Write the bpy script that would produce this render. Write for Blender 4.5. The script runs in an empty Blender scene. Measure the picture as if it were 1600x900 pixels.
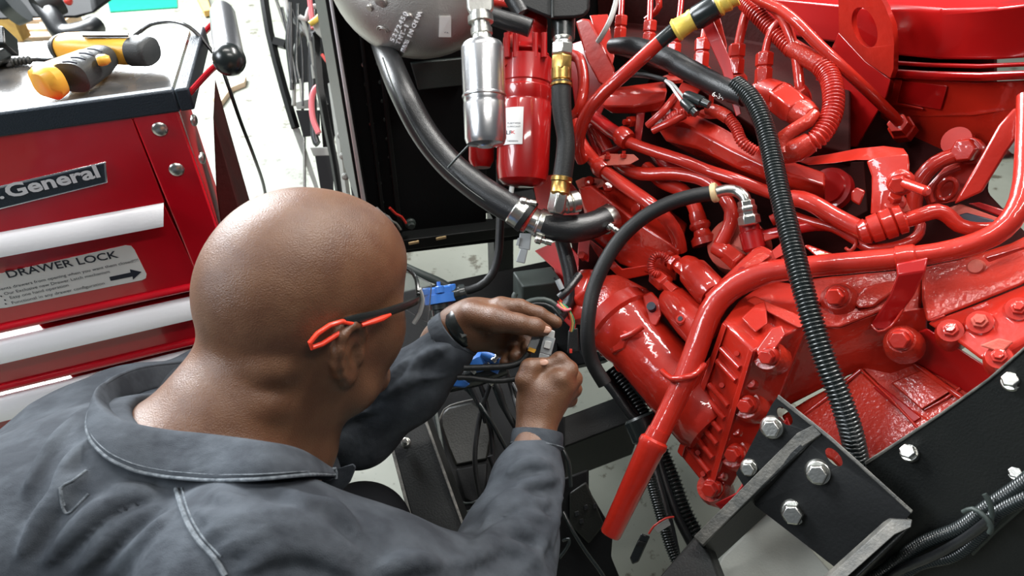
import bpy, bmesh, math, random
import numpy as np
from mathutils import Vector as V, Matrix, noise
from mathutils.bvhtree import BVHTree
random.seed(4)
SC = bpy.context.scene
COL = SC.collection
# ---------------------------------------------------------------- camera
FPX, PITCH, CAMZ = 1067.0, math.radians(40.0), 1.6
CAM = V((0, 0, CAMZ))
cd = bpy.data.cameras.new('camera'); cam = bpy.data.objects.new('camera', cd); COL.objects.link(cam)
cd.sensor_width = 36.0; cd.lens = 36.0*FPX/1600.0; cd.clip_start = 0.02; cd.clip_end = 60
cam.location = CAM; cam.rotation_euler = (math.pi/2-PITCH, 0, 0)
cd.dof.use_dof = True; cd.dof.focus_distance = 0.95; cd.dof.aperture_fstop = 9.0
SC.camera = cam
# ---------------------------------------------------------------- world, lamps, exposure
W = bpy.data.worlds.new('workshop_light'); SC.world = W; W.use_nodes = True
W.node_tree.nodes['Background'].inputs[0].default_value = (0.80, 0.90, 1.0, 1)
W.node_tree.nodes['Background'].inputs[1].default_value = 0.08
SC.view_settings.view_transform = 'Standard'; SC.view_settings.look = 'None'
SC.view_settings.exposure = 0.08; SC.view_settings.gamma = 1.0
SC.view_settings.use_curve_mapping = False
def area(name, loc, target, sx, sy, power, color=(1, 1, 1)):
    l = bpy.data.lights.new(name, 'AREA'); l.shape = 'RECTANGLE'; l.size = sx; l.size_y = sy
    l.energy = power; l.color = color
    o = bpy.data.objects.new(name, l); COL.objects.link(o); o.location = loc
    o.rotation_euler = (V(target)-V(loc)).to_track_quat('-Z', 'Y').to_euler(); return o
area('bay_door_daylight', (-3.4, 4.4, 3.0), (-1.4, 2.9, 0.0), 3.2, 2.2, 900, (0.93, 0.97, 1.0))
area('left_window_daylight', (-2.9, -0.1, 2.9), (-0.6, 1.0, 0.9), 1.6, 1.0, 92, (0.88, 0.94, 1.0))
area('ceiling_lamp_near', (0.75, -0.2, 3.2), (0.5, 1.0, 0.8), 1.3, 0.14, 19, (1.0, 0.97, 0.93))
area('ceiling_lamp_middle', (-0.35, 0.9, 3.3), (0.2, 1.0, 0.8), 0.14, 1.3, 24, (1.0, 0.97, 0.93))
area('ceiling_lamp_far', (1.15, 1.7, 3.2), (0.3, 0.9, 0.8), 1.6, 0.3, 95, (1.0, 0.97, 0.93))
# ---------------------------------------------------------------- pixel geometry (real depths)
RT, UP, FW = V((1, 0, 0)), V((0, math.sin(PITCH), math.cos(PITCH))), V((0, math.cos(PITCH), -math.sin(PITCH)))
def ray(x, y): return FW + RT*((x-800)/FPX) - UP*((y-450)/FPX)
def P(x, y, d): return CAM + ray(x, y)*d
def PL(x, y, p0, n):
    r = ray(x, y); return CAM + r*((V(p0)-CAM).dot(n)/r.dot(n))
def PZ(x, y, z): return PL(x, y, V((0, 0, z)), V((0, 0, 1)))
def proj(p):
    q = V(p)-CAM; d = q.dot(FW); return 800+FPX*q.dot(RT)/d, 450-FPX*q.dot(UP)/d, d
def de(x, y): return 1.0/(0.769+(x-850)*0.000456+(y-200)*0.000168)
def E(x, y, h=0.0): return P(x, y, de(x, y)-h)          # a point h nearer than the engine's side plane
# ---------------------------------------------------------------- materials
def mat(name, base, rough=0.5, metal=0.0, coat=0.0, bump=0.0, bscale=200.0, var=0.0, vscale=8.0, var_col=None, spec=0.5, sss=0.0, emit=None, bdetail=3.0, coat_r=0.08):
    m = bpy.data.materials.new(name); m.use_nodes = True
    nt = m.node_tree; b = nt.nodes['Principled BSDF']
    b.inputs['Base Color'].default_value = (*base, 1); b.inputs['Roughness'].default_value = rough
    b.inputs['Metallic'].default_value = metal; b.inputs['Coat Weight'].default_value = coat
    b.inputs['Coat Roughness'].default_value = coat_r; b.inputs['Specular IOR Level'].default_value = spec
    if sss: b.inputs['Subsurface Weight'].default_value = sss; b.inputs['Subsurface Radius'].default_value = (0.012, 0.004, 0.002); b.inputs['Subsurface Scale'].default_value = 0.6
    tc = nt.nodes.new('ShaderNodeTexCoord'); geo = nt.nodes.new('ShaderNodeNewGeometry')
    if var:
        n = nt.nodes.new('ShaderNodeTexNoise'); n.inputs['Scale'].default_value = vscale; n.inputs['Detail'].default_value = 5
        nt.links.new(geo.outputs['Position'], n.inputs['Vector'])
        mr = nt.nodes.new('ShaderNodeMapRange'); mr.inputs[1].default_value = 0.38; mr.inputs[2].default_value = 0.66
        mr.inputs[3].default_value = 0; mr.inputs[4].default_value = var
        mx = nt.nodes.new('ShaderNodeMix'); mx.data_type = 'RGBA'
        mx.inputs[6].default_value = (*base, 1); mx.inputs[7].default_value = (*(var_col or tuple(c*0.4 for c in base)), 1)
        nt.links.new(n.outputs['Fac'], mr.inputs[0]); nt.links.new(mr.outputs[0], mx.inputs[0]); nt.links.new(mx.outputs[2], b.inputs['Base Color'])
    if bump:
        n2 = nt.nodes.new('ShaderNodeTexNoise'); n2.inputs['Scale'].default_value = bscale; n2.inputs['Detail'].default_value = bdetail
        nt.links.new(geo.outputs['Position'], n2.inputs['Vector'])
        bp = nt.nodes.new('ShaderNodeBump'); bp.inputs['Strength'].default_value = bump; bp.inputs['Distance'].default_value = 0.002
        nt.links.new(n2.outputs['Fac'], bp.inputs['Height']); nt.links.new(bp.outputs[0], b.inputs['Normal'])
        if coat: nt.links.new(bp.outputs[0], b.inputs['Coat Normal'])
    if emit: b.inputs['Emission Color'].default_value = (*emit, 1); b.inputs['Emission Strength'].default_value = 1
    return m
RED = (0.43, 0.016, 0.006)
M = dict(
 shade_red=mat('shade_darkened_red', (0.035, 0.004, 0.0035), 0.75, spec=0.12, bump=0.4, bscale=120, var=0.7, vscale=14, var_col=(0.02, 0.006, 0.005)),  # red paint with deep shade put into the colour, for recessed parts
 red=mat('engine_red_paint', RED, 0.42, coat=1.0, coat_r=0.05, spec=0.3, bump=0.30, bscale=75, var=0.30, vscale=14, var_col=(0.30, 0.008, 0.005)),
 cast=mat('cast_red_paint', (0.43, 0.022, 0.008), 0.48, coat=0.8, coat_r=0.07, spec=0.3, bump=0.60, bscale=170, var=0.4, vscale=10, var_col=(0.26, 0.008, 0.005)),
 filt=mat('filter_red_gloss', (0.34, 0.005, 0.005), 0.32, coat=0.8, coat_r=0.06, spec=0.4),
 chest=mat('tool_chest_red_gloss', (0.56, 0.004, 0.014), 0.22, coat=0.9, coat_r=0.05, bump=0.05, bscale=30, var=0.15, vscale=6, var_col=(0.5, 0.003, 0.012)),
 dust=mat('dusty_red_paint', (0.40, 0.09, 0.06), 0.65, bump=0.3, bscale=300, var=0.6, vscale=30, var_col=(0.5, 0.03, 0.015)),
 black=mat('black_frame_paint', (0.007, 0.008, 0.008), 0.45, spec=0.3, bump=0.25, bscale=350, var=0.4, vscale=12, var_col=(0.012, 0.013, 0.012)),
 blackm=mat('matt_black_metal', (0.006, 0.0065, 0.007), 0.6, spec=0.18, bump=0.2, bscale=200),
 worn=mat('worn_black_edge', (0.06, 0.06, 0.055), 0.55, bump=0.4, bscale=300, var=0.7, vscale=60, var_col=(0.16, 0.15, 0.13)),
 rub=mat('black_rubber_hose', (0.010, 0.011, 0.012), 0.36, bump=0.25, bscale=500, spec=0.6),
 rubm=mat('matt_black_rubber', (0.008, 0.009, 0.0095), 0.5, spec=0.4, bump=0.2, bscale=400),
 conduit=mat('black_corrugated_plastic', (0.012, 0.016, 0.016), 0.26, spec=0.7),
 steel=mat('zinc_plated_steel', (0.62, 0.62, 0.58), 0.28, metal=1.0, bump=0.1, bscale=300),
 chrome=mat('polished_steel', (0.74, 0.74, 0.75), 0.27, metal=1.0, bump=0.06, bscale=60),
 alu=mat('cast_aluminium', (0.46, 0.45, 0.43), 0.42, metal=0.85, bump=0.35, bscale=420, var=0.5, vscale=6, var_col=(0.33, 0.31, 0.29)),
 handle=mat('brushed_aluminium_trim', (0.88, 0.88, 0.90), 0.35, metal=0.25, bump=0.15, bscale=200),
 brass=mat('brass', (0.50, 0.32, 0.10), 0.32, metal=1.0, bump=0.15, bscale=200, var=0.5, vscale=60, var_col=(0.25, 0.16, 0.05)),
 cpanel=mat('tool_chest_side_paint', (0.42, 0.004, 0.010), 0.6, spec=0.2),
 white=mat('white_sticker', (0.80, 0.80, 0.78), 0.45),
 ink=mat('dark_ink', (0.012, 0.015, 0.03), 0.5),
 redink=mat('red_ink', (0.55, 0.02, 0.02), 0.5),
 yellow=mat('yellow_plastic', (0.80, 0.42, 0.05), 0.38, bump=0.1, bscale=500),
 lemon=mat('pale_yellow_plastic', (0.74, 0.55, 0.09), 0.4, bump=0.15, bscale=300, var=0.4, vscale=60, var_col=(0.45, 0.34, 0.08)),
 cream=mat('cream_plastic', (0.62, 0.46, 0.24), 0.45),
 grip=mat('grey_rubber_grip', (0.035, 0.038, 0.038), 0.5, bump=0.4, bscale=700),
 blue=mat('blue_plastic', (0.03, 0.13, 0.42), 0.35, bump=0.05, bscale=200),
 grey=mat('grey_connector_plastic', (0.26, 0.28, 0.29), 0.4),
 wgrey=mat('pale_grey_cable', (0.42, 0.43, 0.42), 0.4),
 skin=mat('brown_skin', (0.145, 0.068, 0.034), 0.40, bump=0.40, bscale=700, var=0.8, vscale=34, var_col=(0.105, 0.043, 0.021), spec=0.6, sss=0.08, bdetail=6),
 palm=mat('fingernail', (0.36, 0.19, 0.13), 0.3, spec=0.5),
 denim=mat('charcoal_denim', (0.036, 0.042, 0.051), 0.85, bump=0.5, bscale=1400, var=0.75, vscale=26, var_col=(0.078, 0.090, 0.105), spec=0.2),
 thread=mat('pale_worn_seam', (0.17, 0.19, 0.21), 0.9, bump=0.6, bscale=900, var=0.8, vscale=160, var_col=(0.05, 0.06, 0.07), spec=0.1),
 trouser=mat('dark_trouser_cloth', (0.008, 0.009, 0.011), 0.9, bump=0.3, bscale=900, spec=0.15),
 orange=mat('orange_temple_tip', (0.80, 0.05, 0.02), 0.35),
 wood=mat('pale_yellow_timber', (0.62, 0.38, 0.10), 0.7, bump=0.4, bscale=90, var=0.6, vscale=25, var_col=(0.42, 0.24, 0.07)),
 pale=mat('pale_pallet_timber', (0.66, 0.50, 0.36), 0.7, bump=0.4, bscale=90, var=0.5, vscale=20, var_col=(0.5, 0.34, 0.22)),
 green=mat('green_painted_sheet', (0.005, 0.26, 0.15), 0.4, var=0.3, vscale=20, var_col=(0.0, 0.2, 0.12)),
 bench=mat('worktop_vinyl', (0.10, 0.10, 0.10), 0.16, spec=0.9, coat=0.5, coat_r=0.12, bump=0.10, bscale=18, var=0.8, vscale=16, var_col=(0.19, 0.17, 0.15)),
 lip=mat('dark_blue_black_plastic', (0.014, 0.024, 0.036), 0.5, bump=0.5, bscale=500),
 olive=mat('dark_olive_plastic', (0.010, 0.011, 0.009), 0.45, spec=0.35, bump=0.3, bscale=300),
 dgrey=mat('dark_grey_green_panel', (0.030, 0.040, 0.036), 0.5, bump=0.2, bscale=200),
 panel=mat('primer_grey_panel', (0.20, 0.21, 0.19), 0.6, bump=0.2, bscale=300, var=0.4, vscale=20, var_col=(0.13, 0.14, 0.125)),
 wred=mat('red_wire', (0.5, 0.03, 0.02), 0.4), wyel=mat('yellow_wire', (0.7, 0.5, 0.05), 0.4), wgrn=mat('green_wire', (0.03, 0.3, 0.12), 0.4), wpink=mat('pink_wire', (0.6, 0.12, 0.14), 0.4),
 lens=mat('clear_lens', (0.75, 0.78, 0.8), 0.06, spec=0.8),
 eye=mat('eye_white', (0.7, 0.65, 0.6), 0.2),
)
b = M['lens'].node_tree.nodes['Principled BSDF']; b.inputs['Transmission Weight'].default_value = 0.92; b.inputs['IOR'].default_value = 1.2
def second_bump(m, scale, strength, dist, stretch=(1, 1, 1)):
    nt = m.node_tree; b = nt.nodes['Principled BSDF']; old = b.inputs['Normal'].links[0].from_node
    g = nt.nodes.new('ShaderNodeNewGeometry'); mp = nt.nodes.new('ShaderNodeMapping'); mp.inputs['Scale'].default_value = stretch
    n = nt.nodes.new('ShaderNodeTexNoise'); n.inputs['Scale'].default_value = scale; n.inputs['Detail'].default_value = 3; n.inputs['Distortion'].default_value = 0.1
    nt.links.new(g.outputs['Position'], mp.inputs[0]); nt.links.new(mp.outputs[0], n.inputs['Vector'])
    bp = nt.nodes.new('ShaderNodeBump'); bp.inputs['Strength'].default_value = strength; bp.inputs['Distance'].default_value = dist
    nt.links.new(n.outputs['Fac'], bp.inputs['Height']); nt.links.new(bp.outputs[0], old.inputs['Normal'])
second_bump(M['denim'], 16, 0.55, 0.014, (1.0, 1.6, 1.0)); second_bump(M['skin'], 45, 0.15, 0.004)
# ---------------------------------------------------------------- object helpers
def link_obj(name, me, mt, parent, bevel=0, loc=None):
    o = bpy.data.objects.new(name, me); COL.objects.link(o)
    if mt is not None: me.materials.append(M[mt] if isinstance(mt, str) else mt)
    c = V(loc) if loc is not None else V((0, 0, 0))
    if parent is not None:
        o.parent = parent
        q = parent; w = V((0, 0, 0))
        while q is not None: w += V(q.location); q = q.parent
        o.location = c - w
    else: o.location = c
    if bevel:
        md = o.modifiers.new('bevel', 'BEVEL'); md.width = bevel; md.segments = 2; md.limit_method = 'ANGLE'; md.angle_limit = math.radians(28)
    return o
def tag(o, label, cat, group=None, kind=None):
    if label: o['label'] = label
    if cat: o['category'] = cat
    if group: o['group'] = group
    if kind: o['kind'] = kind
    return o
def thing(name, label, cat, loc, group=None):
    o = bpy.data.objects.new(name, None); COL.objects.link(o); o.location = V(loc); o.empty_display_size = 0.05
    return tag(o, label, cat, group)
def frame(d):
    d = V(d).normalized(); a = V((0, 0, 1)) if abs(d.z) < 0.9 else V((1, 0, 0))
    s = d.cross(a).normalized(); return d, s, s.cross(d).normalized()
def crom(pts, step, rad=None):
    """Catmull-Rom through pts, resampled about every `step` metres; radii go along"""
    pts = [V(p) for p in pts]; n = len(pts); rs = rad if isinstance(rad, (list, tuple)) else [rad]*n
    out, ro = [], []
    for i in range(n-1):
        p0 = pts[i-1] if i else pts[0]*2-pts[1]; p1, p2 = pts[i], pts[i+1]; p3 = pts[i+2] if i+2 < n else pts[-1]*2-pts[-2]
        k = max(2, int((p2-p1).length/step))
        for j in range(k):
            t = j/k
            out.append(0.5*((2*p1)+(p2-p0)*t+(2*p0-5*p1+4*p2-p3)*t*t+(3*p1-p0-3*p2+p3)*t**3))
            if rad is not None: ro.append(rs[i]*(1-t)+rs[i+1]*t)
    out.append(pts[-1]); ro.append(rs[-1]) if rad is not None else None
    return out, ro
class MB:
    def __init__(s): s.v, s.f = [], []
    def add(s, vs, fs):
        o = len(s.v); s.v += [V(v) for v in vs]; s.f += [tuple(i+o for i in f) for f in fs]; return s
    def rings(s, pts, radii, n=12, closed=False, cap=True, twist0=None):
        vs, fs = [], []; m = len(pts); prev = twist0
        for i, p in enumerate(pts):
            t = (pts[(i+1) % m if closed else min(i+1, m-1)]-pts[(i-1) % m if closed else max(i-1, 0)])
            if t.length < 1e-9: t = V((0, 0, 1))
            t.normalize()
            if prev is None: _, a, _b = frame(t)
            else:
                a = prev-t*prev.dot(t); a = a.normalized() if a.length > 1e-6 else frame(t)[1]
            prev = a; bb = t.cross(a)
            for k in range(n):
                an = 2*math.pi*k/n; vs.append(p+(a*math.cos(an)+bb*math.sin(an))*radii[i])
        mm = m if closed else m-1
        for i in range(mm):
            for k in range(n):
                a0 = i*n+k; a1 = i*n+(k+1) % n; b0 = ((i+1) % m)*n+k; b1 = ((i+1) % m)*n+(k+1) % n
                fs.append((a0, a1, b1, b0))
        if cap and not closed:
            fs.append(tuple(range(n-1, -1, -1))); fs.append(tuple((m-1)*n+k for k in range(n)))
        return s.add(vs, fs)
    def tube(s, pts, r, n=12, step=0.012, closed=False, cap=True):
        if closed: pp = [V(p) for p in pts]; return s.rings(pp, [r]*len(pp), n, True)
        pp, rr = crom(pts, step, r); return s.rings(pp, rr, n, cap=cap)
    def corr(s, pts, r, pitch, depth=0.14, n=16):
        """corrugated conduit"""
        pp, _ = crom(pts, 0.003, r); L = [0]
        for i in range(1, len(pp)): L.append(L[-1]+(pp[i]-pp[i-1]).length)
        q, rr = [], []; T = L[-1]; k = int(T/pitch*5); j = 0
        for i in range(k+1):
            t = T*i/k
            while j < len(L)-2 and L[j+1] < t: j += 1
            u = (t-L[j])/max(1e-9, L[j+1]-L[j]); q.append(pp[j].lerp(pp[j+1], u))
            rr.append(r*(1-depth) if i % 5 in (3,) else (r*(1-depth*0.6) if i % 5 in (2, 4) else r))
        return s.rings(q, rr, n)
    def lathe(s, p0, p1, prof, n=24, up=None):
        """prof: (distance from p0 in metres or 0..1 along when |t|<=1 'rel', radius)"""
        p0, p1 = V(p0), V(p1); d = (p1-p0); L = d.length; d.normalize(); _, a, bb = frame(d)
        vs, fs = [], []
        for t, r in prof:
            c = p0+d*(t*L)
            for k in range(n):
                an = 2*math.pi*(k+0.5)/n; vs.append(c+(a*math.cos(an)+bb*math.sin(an))*max(r, 1e-5))
        m = len(prof)
        for i in range(m-1):
            for k in range(n): fs.append((i*n+k, i*n+(k+1) % n, (i+1)*n+(k+1) % n, (i+1)*n+k))
        fs.append(tuple(range(n-1, -1, -1))); fs.append(tuple((m-1)*n+k for k in range(n)))
        return s.add(vs, fs)
    def prism(s, pts, ext):
        pts = [V(p) for p in pts]; ext = V(ext); n = len(pts)
        nn = V((0, 0, 0))
        for i in range(n): nn += (pts[i]-pts[0]).cross(pts[(i+1) % n]-pts[0])
        if nn.dot(ext) > 0: pts = pts[::-1]
        vs = pts+[p+ext for p in pts]
        fs = [tuple(range(n)), tuple(range(2*n-1, n-1, -1))]
        for i in range(n): fs.append((i, i+n, (i+1) % n+n, (i+1) % n))
        return s.add(vs, fs)
    def ring_plate(s, outer, inner, ext):
        n = len(outer); o = [V(p) for p in outer]; q = [V(p) for p in inner]; ext = V(ext)
        vs = o+q+[p+ext for p in o]+[p+ext for p in q]; fs = []
        for i in range(n):
            j = (i+1) % n
            fs += [(i, j, n+j, n+i), (2*n+i, 3*n+i, 3*n+j, 2*n+j), (i, 2*n+i, 2*n+j, j), (n+i, n+j, 3*n+j, 3*n+i)]
        return s.add(vs, fs)
    def grid(s, rows, ext):
        """surface through rows of world points, closed behind by extruding it by ext"""
        R, C = len(rows), len(rows[0]); A = [V(p) for r in rows for p in r]; ext = V(ext); n = R*C
        vs = A+[p+ext for p in A]; fs = []
        for i in range(R-1):
            for j in range(C-1):
                a = i*C+j; fs.append((a, a+1, a+C+1, a+C)); fs.append((n+a, n+a+C, n+a+C+1, n+a+1))
        edge = [(0, j) for j in range(C)]+[(i, C-1) for i in range(1, R)]+[(R-1, j) for j in range(C-2, -1, -1)]+[(i, 0) for i in range(R-2, 0, -1)]
        idx = [i*C+j for i, j in edge]
        for k in range(len(idx)):
            a, b_ = idx[k], idx[(k+1) % len(idx)]; fs.append((b_, a, a+n, b_+n))
        return s.add(vs, fs)
    def box(s, c, ax, ay, az):
        """centre and three half-axes"""
        c, ax, ay, az = V(c), V(ax), V(ay), V(az); vs = []
        for k in (-1, 1):
            for j in (-1, 1):
                for i in (-1, 1): vs.append(c+ax*i+ay*j+az*k)
        return s.add(vs, [(0, 2, 3, 1), (4, 5, 7, 6), (0, 1, 5, 4), (2, 6, 7, 3), (0, 4, 6, 2), (1, 3, 7, 5)])
    def ball(s, c, r, n=16, sc=(1, 1, 1), ax=None):
        ax = ax or (V((1, 0, 0)), V((0, 1, 0)), V((0, 0, 1))); vs, fs = [], []; m = n//2
        for i in range(m+1):
            th = math.pi*i/m
            for k in range(n):
                ph = 2*math.pi*k/n
                q = (math.sin(th)*math.cos(ph)*sc[0]*r, math.sin(th)*math.sin(ph)*sc[1]*r, math.cos(th)*sc[2]*r)
                vs.append(V(c)+ax[0]*q[0]+ax[1]*q[1]+ax[2]*q[2])
        for i in range(m):
            for k in range(n): fs.append((i*n+k, (i+1)*n+k, (i+1)*n+(k+1) % n, i*n+(k+1) % n))
        return s.add(vs, fs)
    def build(s, name, mt, parent=None, bevel=0, ang=35, label=None, smooth=True):
        bm = bmesh.new(); c = V((0, 0, 0))
        for v in s.v: c += v
        c /= max(1, len(s.v))
        if parent is not None and parent.type != 'EMPTY': pass
        bv = [bm.verts.new(v-c) for v in s.v]
        for f in s.f:
            try: bm.faces.new([bv[i] for i in f])
            except ValueError: pass
        bmesh.ops.remove_doubles(bm, verts=bm.verts, dist=1e-6)
        bmesh.ops.recalc_face_normals(bm, faces=bm.faces)
        me = bpy.data.meshes.new(name); bm.to_mesh(me); bm.free()
        if smooth:
            me.polygons.foreach_set('use_smooth', [True]*len(me.polygons)); me.set_sharp_from_angle(angle=math.radians(ang))
        o = link_obj(name, me, mt, parent, bevel, c)
        if label: o['label'] = label
        return o
def text(name, s, origin, xd, yd, height, mt, parent, width=None, ext=0.0004, bold=0.0, spacing=1.0, deep=0.0):
    """flat lettering standing on a surface; origin is its left baseline"""
    cu = bpy.data.curves.new('t', 'FONT'); cu.body = s; cu.size = 1; cu.extrude = 0.05 if deep else 0; cu.offset = bold; cu.space_character = spacing; cu.resolution_u = 3
    to = bpy.data.objects.new('t', cu); COL.objects.link(to); bpy.context.view_layer.update()
    me = bpy.data.meshes.new_from_object(to.evaluated_get(bpy.context.evaluated_depsgraph_get()))
    bpy.data.objects.remove(to); bpy.data.curves.remove(cu)
    xs = [v.co.x for v in me.vertices]; ys = [v.co.y for v in me.vertices]
    x0, x1 = min(xs), max(xs); sy = height/0.72; sx = (width/(x1-x0)) if width else sy
    xd, yd = V(xd).normalized(), V(yd).normalized(); nn = xd.cross(yd)
    for v in me.vertices: v.co = xd*((v.co.x-x0)*sx)+yd*(v.co.y*sy)+nn*(ext+(deep if v.co.z > 0.01 else (-deep if v.co.z < -0.01 else 0)))
    return link_obj(name, me, mt, parent, 0, V(origin))
# tubes on the engine's depth plane, radius in pixels
def Tm(mb, pts, rpx, n=12, corr=None, base=E, depth=0.14):
    wp = [base(*p) for p in pts]
    if isinstance(rpx, (list, tuple)): r = [rp*proj(w)[2]/FPX for rp, w in zip(rpx, wp)]
    else:
        r = rpx*sum(proj(w)[2] for w in wp)/len(wp)/FPX
    if corr: mb.corr(wp, r, corr*proj(wp[len(wp)//2])[2]/FPX, n=n, depth=depth)
    else: mb.tube(wp, r, n)
    return mb
def T(name, pts, rpx, mt, parent, n=12, corr=None, label=None, base=E, depth=0.14):
    return Tm(MB(), pts, rpx, n, corr, base, depth).build(name, mt, parent, label=label, ang=60)
def px2m(rpx, w): return rpx*proj(w)[2]/FPX
def Lm(mb, a, b_, prof, n=24, base=E):
    """lathe between two pixel points; radii in pixels"""
    A, B = base(*a), base(*b_); k = proj((A+B)/2)[2]/FPX
    return mb.lathe(A, B, [(t, r*k) for t, r in prof], n)
def Ln(name, a, b_, prof, mt, parent, n=24, base=E, bevel=0, label=None):
    return Lm(MB(), a, b_, prof, n, base).build(name, mt, parent, bevel=bevel, label=label)
def slab(name, pts, thick, mt, parent, bevel=0.002, base=E, ext=None, label=None):
    wp = [base(*p) for p in pts]; c = sum(wp, V((0, 0, 0)))/len(wp)
    e = V(ext)*thick if ext is not None else (c-CAM).normalized()*thick
    return MB().prism(wp, e).build(name, mt, parent, bevel=bevel, label=label, ang=30)
def gridp(name, rows, thick, mt, parent, bevel=0.0, base=E, ang=40, label=None):
    wr = [[base(*p) for p in r] for r in rows]; c = sum((p for r in wr for p in r), V((0, 0, 0)))/sum(len(r) for r in wr)
    return MB().grid(wr, (c-CAM).normalized()*thick).build(name, mt, parent, bevel=bevel, ang=ang, label=label)
def bolt(x, y, h, r, mt, parent, dirv=None, base=E, flange=1.45, hh=1.1, name='bolt', label=None):
    """hexagon head on a round flange; dirv: axis pointing out of the surface"""
    c = base(x, y, h); k = px2m(1, c); dv = V(dirv).normalized() if dirv is not None else (CAM-c).normalized()
    mb = MB(); R = r*k
    mb.lathe(c-dv*R*0.5, c+dv*R*0.4, [(0, R*flange), (0.6, R*flange), (0.85, R*flange*0.9), (1, R*1.1)], 24)
    mb.lathe(c+dv*R*0.3, c+dv*R*(0.3+hh), [(0, R), (0.85, R), (1, R*0.86)], 6)
    return mb.build(name, mt, parent, bevel=R*0.06, label=label, ang=25)
NV = V((-0.94, -0.342, 0.0))     # out of the engine's side
UV = V((0.342, -0.94, 0.0))      # along the engine towards the camera
EOUT = (V((-0.55, -0.62, 0.56))).normalized()
# ================================================================= floor
fm = bpy.data.materials.new('stained_concrete'); fm.use_nodes = True; nt = fm.node_tree; bs = nt.nodes['Principled BSDF']
geo = nt.nodes.new('ShaderNodeNewGeometry')
def nz(scale, detail, lo, hi, rough=0.6):
    n = nt.nodes.new('ShaderNodeTexNoise'); n.inputs['Scale'].default_value = scale; n.inputs['Detail'].default_value = detail; n.inputs['Roughness'].default_value = rough
    nt.links.new(geo.outputs['Position'], n.inputs['Vector'])
    m = nt.nodes.new('ShaderNodeMapRange'); m.inputs[1].default_value = lo; m.inputs[2].default_value = hi; nt.links.new(n.outputs['Fac'], m.inputs[0]); return m.outputs[0]
def mixc(f, a, b_):
    m = nt.nodes.new('ShaderNodeMix'); m.data_type = 'RGBA'; nt.links.new(f, m.inputs[0])
    if isinstance(a, tuple): m.inputs[6].default_value = (*a, 1)
    else: nt.links.new(a, m.inputs[6])
    m.inputs[7].default_value = (*b_, 1); return m.outputs[2]
c1 = mixc(nz(1.4, 5, 0.35, 0.7), (0.25, 0.26, 0.215), (0.175, 0.185, 0.15))
c2 = mixc(nz(9, 6, 0.575, 0.63, 0.7), c1, (0.085, 0.078, 0.055))
c3 = mixc(nz(55, 4, 0.66, 0.70, 0.8), c2, (0.05, 0.045, 0.035))
nt.links.new(c3, bs.inputs['Base Color']); bs.inputs['Roughness'].default_value = 0.55
MB().box((0, 3.5, -0.03), (6, 0, 0), (0, 5.5, 0), (0, 0, 0.03)).build('floor', fm)['kind'] = 'structure'

# ================================================================= tool chest
VD = V((math.sin(math.radians(70)), math.cos(math.radians(70)), 0)); NF = V((0.342, -0.94, 0))
C0 = P(270, 165, 1.0); BACK = V((-0.40, 0.917, 0)).normalized(); ZT = C0.z
def F(x, y, o=0.0): return PL(x, y, C0, NF)+NF*o
def yl(y0, x): return y0-(y0+337)/3890*x
def xs(y): return 203+0.412*(y-180)               # the seam between drawers and corner post
chest = thing('tool_chest', 'red rolling tool chest with aluminium drawer pulls and a dark worktop', 'tool chest', (C0.x-0.3, C0.y+0.2, 0))
def fslab(name, pts, o0, o1, mt, parent=chest, bevel=0.0015, label=None):
    """plate on the chest front from offset o0 out to o1"""
    return MB().prism([F(x, y, o1) for x, y in pts], NF*(o0-o1)).build(name, mt, parent, bevel=bevel, label=label, ang=30)
XL = -130
def TZ(x, y, dz=0.0): return PZ(x, y, ZT+dz)
# carcass: runs down to just above the floor
cf = [V((q_.x, q_.y, ZT-0.022)) for q_ in (F(XL, yl(195, XL), -0.016), F(276, 165, -0.016))]; cf2 = []
for p in cf: cf2.append(V((p.x, p.y, 0.12)))
MB().prism([cf[0], cf[1], cf2[1], cf2[0]], BACK*((TZ(296, 47)-cf[1]).dot(BACK)*.96)).build('body', 'cpanel', chest, bevel=0.003)
# corner post (front)
low = V((F(276, 165).x, F(276, 165).y, 0.12))
lx, ly, _ = proj(low)
pl_ = F(203, 180); pl2 = V((pl_.x, pl_.y, 0.12)); qx, qy, _ = proj(pl2)
fslab('corner_post', [(205, 178), (276, 165), (lx, ly), (xs(900), 900)], -0.016, 0.004, 'chest', bevel=0.003)
# header with name plate
fslab('header_panel', [(XL, yl(203, XL)), (203, yl(203, 203)), (xs(yl(362, 258))-1, yl(362, 258)), (XL, yl(362, XL))], -0.016, 0.003, 'chest')
npl = fslab('name_plate', [(-70, 304), (166, 250), (169, 283), (-66, 341)], 0.003, 0.006, 'chrome')
MB().prism([F(x, y, 0.0068) for x, y in [(-66, 307), (163, 253), (165, 281), (-62, 337)]], NF*-0.002).build('plate_field', 'lip', npl)
def ftext(s, x0, y0, x1, y1, hpx, mt, parent, o=0.007, bold=0.0, name='lettering', ext=0.0005):
    a, b_ = F(x0, y0, o), F(x1, y1, o); xd = (b_-a); w = xd.length
    return text(name, s, a, xd, V((0, 0, 1)), hpx*proj(a)[2]/FPX, mt, parent, w, ext, bold)
ftext('General', 15, 305, 158, 272, 23, 'handle', npl, 0.0072, 0.03)
ftext('U.S.', -50, 319, 9, 305, 21, 'handle', npl, 0.0072, 0.03)
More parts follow.
